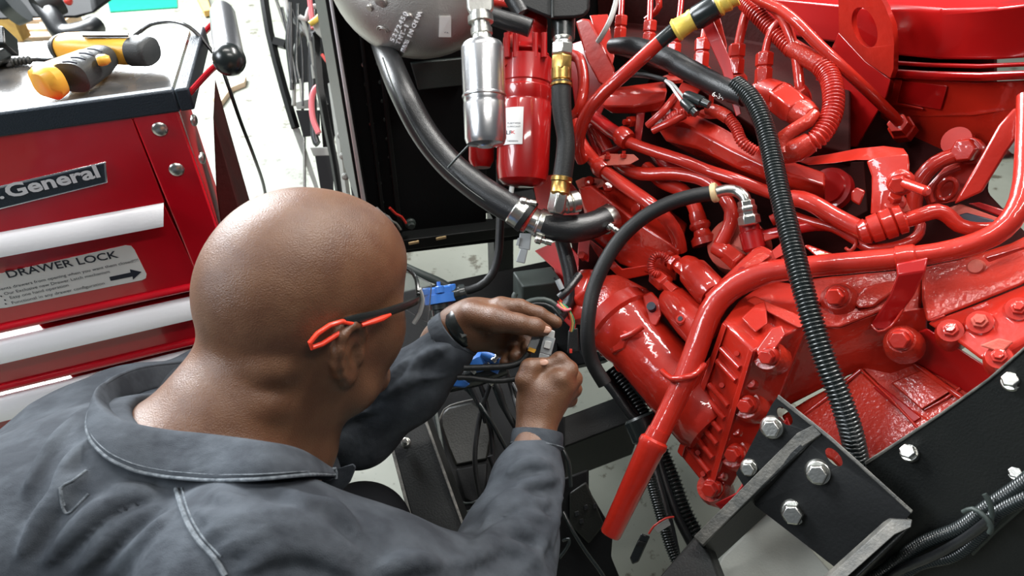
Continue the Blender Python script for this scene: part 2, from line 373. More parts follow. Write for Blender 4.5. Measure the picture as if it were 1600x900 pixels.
# drawers
def drawer(ytop, ybot, hy0, hy1, lab=None):
    xr = lambda y0: xs(yl(y0, 270)+ (0 if y0 < 420 else 8))-3
    d = thing('drawer', None, None, F(100, (ytop+ybot)/2)); del_ = d
    d.parent = chest; d.location = F(100, (ytop+ybot)/2)-V(chest.location)
    if lab: d['label'] = lab
    xt, xb = xr(ytop), xr(ybot)
    MB().prism([F(XL, yl(ytop, XL), 0.0), F(xt, yl(ytop, xt), 0.0), F(xb, yl(ybot, xb), 0.0), F(XL, yl(ybot, XL), 0.0)], NF*-0.014).build('drawer_front', 'chest', d, bevel=0.0015)
    # rolled lip along the bottom
    yb = ybot-8
    MB().tube([F(XL, yl(yb, XL), 0.001), F(xb*0.5, yl(yb, xb*0.5), 0.001), F(xb-1, yl(yb, xb-1), 0.001)], 0.0075, 12, 0.1).build('rolled_edge', 'chest', d)
    # aluminium pull: a bent strip
    rows = []
    hr = xr(hy0)-1
    for yy, o in ((hy0-6, 0.002), (hy0, 0.012), (hy0+(hy1-hy0)*0.5, 0.020), (hy1-2, 0.021), (hy1, 0.016)):
        rows.append([F(x, yl(yy, x)+o*0, o) for x in (XL, 60, hr)])
    MB().grid(rows, NF*-0.002).build('drawer_pull', 'handle', d, ang=50)
    MB().prism([F(hr-76, yl(hy1+2, hr-76), 0.004), F(hr-60, yl(hy1+2, hr-60), 0.004), F(hr-62, yl(hy1+8, hr-62), 0.004), F(hr-74, yl(hy1+8, hr-74), 0.004)], NF*-0.003).build('latch_tab', 'ink', d)
    return d
d1 = drawer(366, 521, 367, 393)
drawer(530, 614, 535, 559); drawer(621, 746, 624, 649); drawer(753, 900, 757, 784)
# drawer lock sticker
st = fslab('sticker', [(0, 427), (196, 383), (205, 384), (210, 390), (229, 428), (228, 434), (222, 437), (10, 480), (0, 481), (-40, 489), (-50, 440)], 0.0, 0.0012, 'white', parent=d1, bevel=0, label='white sticker with a black arrow')
ftext('DRAWER LOCK', 14, 433, 186, 401, 14, 'ink', st, 0.0015, 0.012)
ftext('Prevents drawers from opening when you want them closed!!!!', -14, 456, 217, 407, 5.5, 'ink', st, 0.0015)
ftext('Our Exclusive new Drawer Latch mechanism', 8, 460, 172, 425, 5.5, 'ink', st, 0.0015)
ftext('Easy one hand operation', 17, 466, 108, 446, 5.5, 'ink', st, 0.0015)
ftext('Functional in any drawer configuration', 20, 474, 164, 443, 5.5, 'ink', st, 0.0015)
for bx, by in ((2, 462), (8, 468), (9, 474)):
    MB().ball(F(bx, by, 0.0015), 0.0016, 10, (1, 0.2, 1)).build('bullet_mark', 'ink', st)
MB().prism([F(x, y, 0.0017) for x, y in [(171, 432), (204, 425), (203, 420), (221, 424), (208, 436), (207, 431), (173, 438)]], NF*-0.0004).build('arrow', 'ink', st)
for bx, by in ((250, 200), (276, 263)):
    MB().ball(F(bx, by, 0.004), 0.0115, 20, (1, 1, 0.45), (VD, V((0, 0, 1)), NF)).build('rivet', 'steel', chest)
# worktop: shallow tray with a raised moulded lip
tl = [TZ(XL, yl(175, XL)), TZ(268, 138), TZ(296, 47), TZ(XL, 79)]
MB().prism([p for p in tl], V((0, 0, -0.02))).build('worktop', 'bench', chest)
a, b_ = F(XL, yl(174, XL), 0.006), F(271, 138, 0.006)
MB().prism([a, b_, b_-V((0, 0, 0.034)), a-V((0, 0, 0.034))], -NF*0.016).build('front_lip', 'lip', chest, bevel=0.003)
c1_ = TZ(296, 47)
MB().prism([b_+VD*0.0, b_+VD*0.02, b_+VD*0.02-V((0, 0, .034)), b_-V((0, 0, .034))], (c1_-TZ(268, 138))*1.02).build('side_lip', 'lip', chest, bevel=0.003)
# side panel, with the open leg below
sp = [F(278, 172, -0.02)+VD*0.004, F(278, 172, -0.02)+VD*0.004+BACK*0.46]
for (x, y) in ((289, 188), (302, 247)):
    MB().ball(P(x+14, y, 1.02), 0.009, 14, (0.5, 1, 1)).build('side_rivet', 'steel', chest)
# side push handle: two bent rods, chrome bar, black end ball
MB().tube([P(287, 158, 1.0), P(296, 146, 1.0), P(322, 117, 0.99), P(338, 102, 0.98)], 0.0045, 10).build('handle_rod', 'chest', chest)
MB().tube([P(302, 68, 1.24), P(310, 60, 1.23), P(332, 38, 1.2), P(345, 26, 1.18)], 0.005, 10).build('handle_rod', 'chest', chest)
hb = MB().lathe(P(358, 92, 0.965), P(347, 16, 1.17), [(0, 0.020), (0.05, 0.021), (0.9, 0.0205), (0.97, 0.018), (1, 0.011)], 28).build('handle_bar', 'chrome', chest)
MB().ball(P(358, 93, 0.955), 0.0225, 24).build('handle_knob', 'conduit', chest)
# lower cart leg standing out behind
MB().prism([P(333, 182, 1.16), P(375, 330, 1.16), P(395, 400, 1.16), P(352, 400, 1.16), P(338, 300, 1.16)], V((-0.05, 0.16, 0))).build('side_panel', 'shade_red', chest, bevel=0.002)
MB().lathe(P(316, 78, 1.25), P(311, 78, 1.25), [(0, 0.012), (1, 0.012)], 20).build('screw_cap', 'pale', chest)
for sx in (0.05, -0.45):
    for sy in (0.05, 0.4):
        c = V((C0.x, C0.y, 0.06))+VD*(-0.09 if sx > 0 else -0.45)+BACK*sy
        MB().lathe(c-VD*0.015, c+VD*0.015, [(0, 0.05), (0.1, 0.058), (0.9, 0.058), (1, 0.05)], 24).build('caster', 'rubm', chest)
        MB().box(c+V((0, 0, 0.055)), VD*0.025, BACK*0.03, V((0, 0, 0.012))).build('caster_plate', 'steel', chest)

# ================================================================= infrared thermometer
G = lambda x, y, z=0.03: PZ(x, y, ZT+z)
gun = thing('infrared_thermometer', 'yellow and black pistol-shaped infrared thermometer lying on the tool chest', 'thermometer', G(150, 110, 0))
def gl(p): return G(*p)
zl = 0.030
A, B = G(100, 70, zl), G(216, 80, zl)
ax = (B-A).normalized(); k = 0.001*proj(A)[2]
def oval(mb, a, b_, prof, n=28, fl=0.78):
    """oval-section body lying flat: prof (t, half height in plan m)"""
    ax = (b_-a); L = ax.length; ax.normalize(); s = V((0, 0, 1)).cross(ax).normalized(); u = V((0, 0, 1))
    pts, vs, fs = [], [], []
    for t, r in prof:
        for k_ in range(n):
            an = 2*math.pi*k_/n; ca, sa = math.cos(an), math.sin(an)
            ca = math.copysign(abs(ca)**0.75, ca); sa = math.copysign(abs(sa)**0.75, sa)
            vs.append(a+ax*(t*L)+s*(ca*r)+u*(sa*r*fl))
    m = len(prof)
    for i in range(m-1):
        for k_ in range(n): fs.append((i*n+k_, i*n+(k_+1) % n, (i+1)*n+(k_+1) % n, (i+1)*n+k_))
    fs += [tuple(range(n-1, -1, -1)), tuple((m-1)*n+k_ for k_ in range(n))]
    return mb.add(vs, fs)
oval(MB(), G(92, 72, zl), G(214, 79, zl), [(0, 0.011), (0.02, 0.020), (0.08, 0.025), (0.3, 0.0275), (0.8, 0.0265), (1, 0.026)]).build('barrel', 'yellow', gun, ang=50)
oval(MB(), G(210, 79, zl), G(238, 81, zl), [(0, 0.0275), (0.7, 0.0265), (0.92, 0.025), (1, 0.021)]).build('nose_ring', 'grip', gun, ang=50)
oval(MB(), G(86, 72, zl), G(100, 73, zl), [(0, 0.016), (0.5, 0.023), (1, 0.0255)]).build('rear_cover', 'grip', gun, ang=50)
oval(MB(), G(163, 88, zl), G(112, 122, zl), [(0, 0.021), (0.3, 0.025), (0.7, 0.026), (1, 0.026)], fl=0.85).build('grip', 'grip', gun, ang=50)
oval(MB(), G(155, 83, zl), G(58, 130, zl-0.004), [(0, 0.010), (0.2, 0.018), (0.8, 0.024), (0.95, 0.022), (1, 0.012)], fl=0.8).build('handle_shell', 'yellow', gun, ang=50)
oval(MB(), G(86, 124, zl), G(64, 134, zl), [(0, 0.0235), (0.6, 0.026), (1, 0.018)], fl=0.95).build('battery_door', 'yellow', gun, ang=50)
oval(MB(), G(172, 92, zl+0.016), G(152, 95, zl+0.016), [(0, 0.005), (0.3, 0.009), (0.8, 0.010), (1, 0.008)], fl=0.8).build('trigger', 'yellow', gun, ang=50)
for i in range(4):
    a = G(98+i*13, 97-i*7, zl+0.024); b_ = G(120+i*13, 99-i*6, zl+0.022); 
    MB().tube([a, (a+b_)/2+V((0, 0, 0.0015)), b_], 0.0013, 8).build('grip_rib', 'ink', gun)
a = G(127, 52.5, zl+0.026)
MB().prism([G(126, 49, zl+0.027), G(200, 50, zl+0.026), G(200, 55, zl+0.026), G(128, 55, zl+0.027)], V((0, 0, -0.003))).build('display_label', 'olive', gun)

# ================================================================= things at the top left
ch = thing('battery_charger', 'small black charger at the left edge of the chest worktop', 'charger', G(2, 90, 0))
MB().prism([G(-60, 95, .0), G(-60, 78, .03), G(8, 74, .035), G(20, 88, .02), G(16, 96, 0)], V((-0.004, -0.03, 0))).build('housing', 'conduit', ch, bevel=0.003)
MB().prism([G(-60, 30, .05), G(5, 40, .05), G(8, 68, .03), G(-60, 70, .03)], V((0, 0.02, -0.03))).build('upright_cradle', 'conduit', ch, bevel=0.003)
MB().corr([G(18, 97, .008), G(34, 95, .008), G(48, 94, .008)], 0.007, 0.006, 0.25).build('strain_relief', 'grip', ch)
tag(MB().tube([G(46, 94, .008), G(60, 93, .006), G(75, 94, .004), G(96, 90, .004), G(104, 84, 0.004)], 0.0035, 8).build('charger_cable', 'rub'), 'thin black lead between the charger and the yellow thermometer', 'cable')
tag(MB().tube([G(205, 60, .004), G(222, 47, .01), G(236, 38, .02), G(262, 34, .03), G(287, 38, .04), G(305, 50, .03), P(325, 72, 1.15), P(343, 98, 1.15), P(357, 135, 1.15), P(376, 190, 1.2), P(397, 245, 1.3), P(412, 290, 1.45), P(418, 330, 1.6)], 0.0032, 8).build('power_cord', 'rub'), 'thin black cord looping off the worktop and down past the chest handle', 'cord')
FZ = lambda x, y, z=0.0: PZ(x, y, z)
# pallet with a dark engine strapped between posts, far behind the chest
pal = thing('timber_pallet', 'pale timber pallet with two upright posts behind the tool chest', 'pallet', FZ(60, 60))
for i, (a, b_) in enumerate((((-60, 35), (95, 28)), ((-70, 48), (100, 44)), ((-80, 60), (100, 57)))):
    p, q = FZ(*a, 0.14), FZ(*b_, 0.14)
    MB().prism([p, q, q+V((0, 0.09, 0)), p+V((0, 0.09, 0))], V((0, 0, -0.02))).build('deck_board', 'pale', pal, bevel=0.003)
for i, xx in enumerate((-60, 20, 92)):
    p = FZ(xx, 50, 0.06); MB().box(p, (0.045, 0, 0), (0, 0.22, 0), (0, 0, 0.06)).build('runner', 'pale', pal, bevel=0.003)
for x0, y0, x1 in ((30, 60, 34), (127, 22, 133)):
    p = FZ(x0, y0, 0.15); wd = 0.048 if x0 < 100 else 0.04
    MB().box(p+V((0.0, 0.0, 0.35)), (wd, 0, 0), (0, 0.045, 0), (0, 0, 0.35)).build('post', 'wood', pal, bevel=0.003)
sm = thing('spare_engine', 'dark blurred engine standing on the timber pallet', 'engine', FZ(75, 40, 0.16))
def FP(x, y, d): return P(x, y, d)
MB().prism([P(-30, -40, 3.7), P(140, -40, 3.7), P(150, 20, 3.6), P(118, 30, 3.6), P(60, 30, 3.6), P(-30, 34, 3.6)], V((0, 0.4, 0))).build('crankcase', 'blackm', sm, bevel=0.02)
MB().tube([P(60, -5, 3.5), P(80, 25, 3.45), P(100, 52, 3.45), P(135, 48, 3.45), P(150, 40, 3.5)], 0.05, 14).build('exhaust_pipe', 'rub', sm)
MB().lathe(P(60, 15, 3.45), P(90, 0, 3.5), [(0, 0.07), (1, 0.07)], 20).build('pulley', 'rubm', sm)
MB().lathe(P(10, 15, 3.5), P(25, 5, 3.5), [(0, 0.09), (1, 0.1)], 20).build('pulley', 'conduit', sm)
MB().ball(P(107, 2, 3.42), 0.02, 12).build('drain_cap', 'wred', sm)
tag(MB().prism([FZ(163, -20, .01), FZ(275, -25, .01), FZ(277, 11, .01), FZ(172, 18, .01)], V((0, 0, -0.01))).build('green_floor_mat', 'green'), 'green mat on the pale floor in the far left background', 'mat')
tag(MB().prism([FZ(300, -20, .05), FZ(318, -20, .05), FZ(330, 15, .05), FZ(318, 17, .05)], V((0, 0, -0.04))).build('timber_offcut', 'wood', bevel=0.003), 'short yellow timber offcut on the floor above the chest handle', 'timber')
tag(MB().prism([FZ(330, 150, .03), FZ(350, 138, .03), FZ(372, 122, .03), FZ(384, 118, .03), FZ(382, 128, .03), FZ(362, 136, .03), FZ(344, 160, .03)], V((0, 0, -0.03))).build('broken_board', 'pale', bevel=0.003), 'broken piece of pale board on the floor beside the cord', 'board')

# ================================================================= equipment frame behind (left of the radiator)
fr = thing('equipment_frame', 'open black steel frame with cables behind the mechanic, on the bright floor', 'frame', FZ(455, 300, 0))
def bar(name, pts, r, mt, parent, sq=True, n=4, **k): return MB().tube(pts, r, n if sq else 12, 0.2).build(name, mt, parent, bevel=0.0, ang=30, **k)
def PD(d): return lambda x, y, h=0.0: P(x, y, d-h)
q = PD(2.6)
bar('post', [q(409, -30), q(421, 50), q(444, 140), q(462, 200)], 0.016, 'black', fr)
bar('rail', [q(428, 65), q(446, 70)], 0.02, 'black', fr)
bar('rail', [q(425, -20), q(470, 130), q(476, 300)], 0.006, 'steel', fr, sq=False)
slab('base_beam', [(456, 200), (468, 200), (500, 300), (512, 330), (500, 330), (490, 290)], 0.12, 'panel', fr, base=q)
slab('box', [(462, 172), (500, 172), (500, 212), (474, 214)], 0.3, 'blackm', fr, base=PD(2.5))
slab('box_lid', [(460, 160), (494, 152), (500, 168), (464, 171)], 0.3, 'panel', fr, base=PD(2.5))
slab('battery', [(492, 243), (520, 243), (522, 320), (505, 320)], 0.2, 'blackm', fr, base=PD(2.3))
slab('battery_lid', [(484, 230), (518, 230), (521, 243), (490, 244)], 0.2, 'panel', fr, base=PD(2.3))
slab('control_box', [(452, 35), (480, 60), (484, 128), (460, 132), (456, 90)], 0.15, 'blackm', fr, base=q)
slab('inner_panel', [(436, -30), (520, -30), (538, 120), (520, 235), (505, 235), (495, 120), (480, 60), (450, 40)], 0.05, 'blackm', fr, base=PD(2.7))
bar('post', [PD(2.25)(488, 55), PD(2.25)(494, 60), PD(2.25)(500, 140), PD(2.25)(521, 245), PD(2.25)(535, 330)], 0.014, 'black', fr)
bar('post', [PD(2.2)(518, 130), PD(2.2)(528, 200), PD(2.2)(545, 330)], 0.012, 'panel', fr)
bar('post', [PD(2.1)(505, -20), PD(2.1)(524, 80), PD(2.1)(540, 190), PD(2.1)(560, 330)], 0.013, 'black', fr)
slab('bracket_plate', [(487, 38), (508, 20), (517, 40), (511, 68), (494, 52)], 0.01, 'panel', fr, base=PD(2.2))
T('yellow_sleeve', [(484, 38), (495, 30), (502, 22)], 4.5, 'lemon', fr, base=PD(2.18), n=10)
T('cable', [(503, 132), (493, 138), (487, 155), (489, 185), (498, 208)], 4.5, 'wpink', fr, base=PD(2.35))
T('hose', [(487, 60), (487, 110), (489, 160), (492, 215), (497, 225)], 6, 'rub', fr, base=PD(2.45))
T('cable', [(446, 0), (452, 25), (466, 38), (480, 55)], 3.5, 'wgrey', fr, base=PD(2.45))
T('cable', [(472, 50), (462, 75), (457, 105), (459, 130), (459, 165)], 3.5, 'panel', fr, base=PD(2.45))
T('cable', [(500, 10), (485, 12), (478, 30), (468, 26)], 4, 'wgrey', fr, base=PD(2.3))
T('cable', [(484, 0), (487, 25), (490, 45)], 4, 'wpink', fr, base=PD(2.28))
T('cable', [(503, 85), (510, 95), (514, 100)], 2.5, 'wred', fr, base=PD(2.1))
for i in range(9):
    x0 = 440+random.random()*60; T('cable', [(x0, random.random()*40), (x0+random.uniform(-15, 25), 60+random.random()*40), (x0+random.uniform(0, 30), 120+random.random()*50)], random.uniform(1.5, 3.5), random.choice(['rub', 'rub', 'conduit', 'panel']), fr, base=PD(2.42))
for i in range(5): bolt(529+i*3.5, 180+i*32, 0, 4, 'panel', fr, base=PD(2.12))

# ================================================================= radiator / shroud assembly behind the man
RN = NF; R0 = P(600, 350, 1.72)
def RA(x, y, h=0.0): return PL(x, y, R0, RN)+RN*h
rad = thing('radiator', 'tall matt black radiator housing with a pale steel edge behind the grey casing', 'radiator', V((RA(620, 370).x, RA(620, 370).y+0.05, 0)))
def rslab(name, pts, th, mt, h=0.0, bevel=0.002): return MB().prism([RA(x, y, h) for x, y in pts], -RN*th).build(name, mt, rad, bevel=bevel)
rslab('side_panel', [(512, -40), (760, -40), (760, 352), (622, 378), (600, 345), (566, 330)], 0.25, 'blackm')
rslab('corner_channel', [(500, -40), (514, -40), (576, 330), (562, 330)], 0.25, 'black', 0.02)
rslab('edge_strip', [(506, -40), (511, -40), (571, 318), (565, 322)], 0.02, 'handle', 0.024)
rslab('lower_rail', [(575, 330), (590, 326), (625, 362), (830, 338), (830, 352), (622, 379)], 0.05, 'black', 0.04)
rslab('core', [(735, -40), (1090, -40), (1090, 320), (735, 352)], 0.2, 'blackm', -0.05)
rslab('shroud_panel', [(640, 96), (722, 88), (722, 130), (652, 138)], 0.01, 'dgrey', 0.012)
rslab('seam_rail', [(556, 20), (562, 20), (600, 330), (594, 330)], 0.01, 'black', 0.012)
rslab('seam_rail', [(585, 40), (592, 40), (628, 360), (620, 360)], 0.01, 'black', 0.012)
for i in range(8):
    t = i/7
    c = RA(568+t*28, 100+t*215, 0.004); MB().ball(c, 0.006, 12, (1, 1, 0.5), (VD, V((0, 0, 1)), RN)).build('rivet', 'steel' if i % 3 == 0 else 'dgrey', rad)
    c = RA(590+t*26, 98+t*205, 0.004); MB().ball(c, 0.005, 12, (1, 1, 0.5), (VD, V((0, 0, 1)), RN)).build('rivet', 'dgrey', rad)
bolt(637, 340, 0.03, 6, 'dgrey', rad, RN, base=RA)
for x, y in ((640, 364), (682, 357)): MB().box(RA(x, y, 0.045), VD*0.013, V((0, 0, 0.003)), RN*0.002).build('slot', 'cream', rad)
for i, (x, y) in enumerate(((592, 318), (604, 328), (612, 318), (598, 338))):
    T('wire', [(x-10, y-10), (x, y), (x+8, y+4), (x+15, y+14)], 2, ['wgrey', 'panel', 'wred', 'wgrey'][i], rad, base=lambda a, b_, h=0: RA(a, b_, 0.05))
MB().prism([RA(x, y, -0.01) for x, y in [(590, 345), (830, 345), (830, 352), (600, 378)]], V((0, 0, -0.05))).build('foot', 'blackm', rad)
lx0 = RA(640, 360); 
for xx in (575, 800):
    p = RA(xx, 352, -0.1); MB().box(V((p.x, p.y, p.z/2-0.01)), VD*0.03, RN*0.03, V((0, 0, p.z/2-0.01))).build('leg', 'black', rad)

# ================================================================= skid frame under the engine
sk = thing('generator_skid', 'black painted steel skid frame that carries the red engine', 'skid frame', FZ(900, 700, 0))
def wbox(name, c, u, v, w, mt='black', bevel=0.003, parent=sk): return MB().box(c, u, v, w).build(name, mt, parent, bevel=bevel)
# far side member behind the hands
def KD(x, y, d): return P(x, y, d)
slabw = lambda name, pts, ext, mt, parent=sk, bevel=0.003: MB().prism(pts, V(ext)).build(name, mt, parent, bevel=bevel)
slabw('far_rail', [P(560, 470, 1.62), P(700, 440, 1.62), P(960, 385, 1.62), P(960, 560, 1.5), P(700, 610, 1.5), P(560, 610, 1.5)], (0, 0.10, -0.12), 'blackm')
slabw('support_block', [P(801, 424, 1.34), P(862, 416, 1.34), P(880, 440, 1.3), P(816, 448, 1.3)], (0, 0.02, -0.14), 'dgrey')
slabw('cross_member', [P(870, 655, 1.45), P(985, 612, 1.45), P(1010, 650, 1.42), P(880, 700, 1.42)], (0, 0.05, -0.2), 'black')
# channel on the left with two bolts
slabw('channel', [P(606, 668, 1.16), P(654, 628, 1.18), P(735, 850, 1.02), P(752, 905, 1.0), P(668, 905, 1.0)], (0.01, 0.03, -0.05), 'black')
slabw('channel_lip', [P(601, 666, 1.165), P(607, 664, 1.165), P(672, 905, 1.0), P(664, 905, 1.0)], (0.0, 0.03, -0.05), 'worn', bevel=0.001)
slabw('channel_lip', [P(652, 628, 1.17), P(656, 626, 1.17), P(756, 905, 0.99), P(751, 905, 0.99)], (0.0, 0.01, -0.02), 'worn', bevel=0.001)
for x, y, dd in ((634, 691, 1.12), (692, 861, 1.02), (651, 874, 1.02)):
    c = P(x, y, dd); dv = V((0, -0.3, 0.95)); r = 8.0 if x != 651 else 4
    k = px2m(r, c); mb = MB().lathe(c-dv*0.01, c+dv*k*0.3, [(0, k), (0.8, k), (1, k*.9)], 20); mb.lathe(c, c+dv*k*0.9, [(0, k*.62), (0.9, k*.62), (1, k*.5)], 6)
    mb.build('bolt', 'steel', sk, bevel=0.0008, ang=25)
# plate rail bottom right, standing in front of the engine
RR = lambda x, y, h=0.0: P(x, y, 0.80-(x-1380)*0.00055+(y-700)*0.0002-h)
slab('side_rail', [(1352, 724), (1400, 694), (1470, 648), (1545, 594), (1640, 512), (1640, 930), (1330, 930), (1300, 860)], 0.012, 'black', sk, base=RR, bevel=0.003)
slab('rail_top_edge', [(1350, 722), (1400, 690), (1470, 644), (1545, 590), (1640, 507), (1640, 513), (1545, 596), (1470, 650), (1400, 696), (1353, 728)], 0.013, 'worn', sk, base=lambda x, y, h=0: RR(x, y, 0.001), bevel=0.001)
slab('lower_flange', [(1500, 838), (1560, 770), (1640, 700), (1640, 760), (1560, 830), (1520, 870)], 0.01, 'dgrey', sk, base=lambda x, y, h=0: RR(x, y, 0.02))
for x, y, r in ((1581, 597, 13), (1421, 708, 12), (1588, 740, 10)):
    bolt(x, y, 0.006, r, 'steel', sk, (-0.62, -0.25, 0.68), base=RR, flange=1.15)
# engine mount bracket
MK = lambda x, y, h=0.0: P(x, y, 0.86-(x-1210)*0.0006-h)
pts = [(1216, 618), (1300, 686), (1425, 800), (1402, 826), (1322, 900), (1180, 790), (1150, 740), (1206, 632)]
# the plate with its two slots: built in strips round the slots
def slot(cx, cy, a, b_, ang, n=16):
    return [(cx+a*math.cos(t)*math.cos(ang)-b_*math.sin(t)*math.sin(ang), cy+a*math.cos(t)*math.sin(ang)+b_*math.sin(t)*math.cos(ang)) for t in [2*math.pi*i/n for i in range(n)]]
def holed(mb, outer, holes, base, ext):
    """planar plate with holes, tessellated with the boolean-free polygon filler"""
    from mathutils.geometry import tessellate_polygon
    loops = [[base(x, y) for x, y in outer]]+[[base(x, y) for x, y in h] for h in holes]
    l2 = [[V((x, y, 0)) for x, y in outer]]+[[V((x, y, 0)) for x, y in h] for h in holes]
    allp = [p for l in loops for p in l]; n = len(allp); ext = V(ext)
    tr = tessellate_polygon(l2); fs = []
    for t in tr: fs.append(tuple(t)); fs.append(tuple(n+i for i in t[::-1]))
    o = 0
    for l in loops:
        m = len(l)
        for i in range(m): fs.append((o+i, o+(i+1) % m, n+o+(i+1) % m, n+o+i))
        o += m
    return mb.add(allp+[p+ext for p in allp], fs)
cexn = (MK(1300, 750)-CAM).normalized()
mk = thing('engine_mount', 'black steel engine mount bracket with flange bolts and slotted holes', 'bracket', MK(1300, 840))
holed(MB(), pts, [slot(1226, 650, 17, 9, 0.9), slot(1303, 714, 18, 9, 0.85)], MK, cexn*0.008).build('mount_plate', 'blackm', mk, bevel=0.001)
slab('plate_edge', [(1216, 616), (1300, 683), (1427, 798), (1424, 803), (1298, 689), (1214, 623)], 0.01, 'worn', mk, base=lambda x, y, h=0: MK(x, y, 0.002), bevel=0.001)
def gus(a, b_, w, n_, dl):
    A0, A1 = MK(*a, 0.002), MK(*b_, dl); s = (A1-A0).normalized().cross((A0-CAM).normalized())
    return A0, A1, s
# gussets: plates standing out of the mount plate towards the camera
g1a, g1b = MK(1262, 672, 0.0), MK(1082, 846, 0.02)
o = V((-0.04, -0.05, -0.02))
MB().prism([MK(1276, 668, 0.0), MK(1284, 676, 0.0), MK(1100, 850, 0.03), MK(1088, 838, 0.03)], (0.03, 0.02, -0.10)).build('gusset', 'black', mk, bevel=0.002)
MB().prism([MK(1246, 676, 0.004), MK(1270, 664, 0.004), MK(1284, 678, 0.004), MK(1250, 700, 0.006), MK(1098, 852, 0.034), MK(1084, 838, 0.034)], (0.004, 0.004, -0.012)).build('gusset_edge', 'worn', mk, bevel=0.001)
MB().prism([MK(1394, 812, 0.01), MK(1426, 812, 0.0), MK(1424, 824, 0.0), MK(1398, 836, 0.012), MK(1320, 905, 0.05), MK(1290, 905, 0.05)], (0.004, 0.01, -0.012)).build('gusset_edge', 'worn', mk, bevel=0.001)
MB().prism([MK(1400, 815, 0.0), MK(1424, 822, 0.0), MK(1310, 930, 0.05), MK(1280, 930, 0.05)], (0.03, 0.03, -0.10)).build('gusset', 'black', mk, bevel=0.002)
for x, y, r in ((1207, 668, 14.5), (1279, 738, 16), (1241, 800, 16), (1171, 731, 11)):
    bolt(x, y, 0.002, r, 'steel', mk, (-0.45, -0.55, 0.5), base=MK, flange=1.32)
# dark foot below and the pale base panel seen between the gussets
slabw('foot_plate', [P(1086, 838, 0.93), P(1110, 866, 0.9), P(1145, 960, 0.8), P(980, 960, 0.85)], (0.02, 0.03, -0.04), 'black', mk)
slabw('base_panel', [P(1210, 792, 1.02), P(1310, 905, 0.93), P(1320, 960, 0.9), P(1090, 960, 0.98), P(1130, 870, 1.0)], (0, 0.02, -0.03), 'panel')
# cable bundle bottom right
bun = thing('cable_bundle', 'bundle of black corrugated cables along the bottom right rail', 'cables', RR(1450, 870, 0.03))
T('cable', [(1330, 925), (1380, 893), (1440, 850), (1500, 825), (1540, 795), (1600, 755), (1650, 720)], 11, 'conduit', bun, corr=5, base=lambda x, y, h=0: RR(x, y, 0.03+h), depth=0.2)
T('cable', [(1370, 930), (1430, 885), (1490, 868), (1530, 835), (1560, 800), (1620, 770)], 10, 'conduit', bun, corr=5, base=lambda x, y, h=0: RR(x, y, 0.035+h), depth=0.2)
T('cable', [(1350, 935), (1400, 895), (1460, 868), (1510, 840), (1550, 810)], 7, 'rub', bun, base=lambda x, y, h=0: RR(x, y, 0.04+h))
T('cable_tie', [(1505, 800), (1520, 795), (1538, 806), (1549, 822), (1546, 833)], 4, 'dgrey', bun, base=lambda x, y, h=0: RR(x, y, 0.055+h), n=8)
T('cable_tie', [(1538, 772), (1546, 785), (1550, 805), (1546, 822)], 4, 'dgrey', bun, base=lambda x, y, h=0: RR(x, y, 0.05+h), n=8)
# ================================================================= engine
en = thing('engine', 'large red painted diesel engine filling the right half of the view', 'engine', V((0.45, 1.15, 0.35)))
# ---- crankcase and head: big solid masses behind everything
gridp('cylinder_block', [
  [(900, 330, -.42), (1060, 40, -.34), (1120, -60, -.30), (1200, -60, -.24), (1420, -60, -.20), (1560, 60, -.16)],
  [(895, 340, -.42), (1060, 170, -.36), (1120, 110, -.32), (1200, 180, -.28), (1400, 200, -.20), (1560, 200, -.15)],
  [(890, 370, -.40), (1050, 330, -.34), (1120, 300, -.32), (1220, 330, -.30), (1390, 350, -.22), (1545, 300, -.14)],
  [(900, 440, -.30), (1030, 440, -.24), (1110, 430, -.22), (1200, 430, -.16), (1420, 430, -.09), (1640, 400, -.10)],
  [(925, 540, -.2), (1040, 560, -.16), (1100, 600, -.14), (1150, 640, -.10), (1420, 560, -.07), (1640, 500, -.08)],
 ], 0.14, 'shade_red', en, bevel=0.006)
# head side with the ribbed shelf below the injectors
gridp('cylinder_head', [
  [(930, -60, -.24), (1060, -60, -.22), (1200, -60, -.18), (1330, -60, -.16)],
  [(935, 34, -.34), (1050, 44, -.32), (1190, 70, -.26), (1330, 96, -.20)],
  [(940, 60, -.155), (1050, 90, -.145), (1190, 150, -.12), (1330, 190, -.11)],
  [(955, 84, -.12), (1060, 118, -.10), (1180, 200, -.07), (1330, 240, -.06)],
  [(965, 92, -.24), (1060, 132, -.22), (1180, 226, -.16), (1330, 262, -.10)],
 ], 0.15, 'shade_red', en, bevel=0.004)
# long manifold body between the looms
gridp('intake_manifold', [
  [(1010, 150, -.05), (1060, 165, -.03), (1130, 200, -.02), (1200, 240, -.02), (1290, 270, -.03)],
  [(1020, 190, -.03), (1070, 195, -.01), (1140, 232, 0.0), (1200, 262, 0.0), (1290, 290, -.01)],
  [(1040, 220, -.04), (1090, 232, -.02), (1150, 262, -.01), (1210, 285, -.02), (1290, 305, -.03)],
  [(1070, 238, -.10), (1110, 255, -.08), (1160, 282, -.07), (1210, 300, -.07), (1290, 320, -.07)],
 ], 0.12, 'red', en, bevel=0.004)
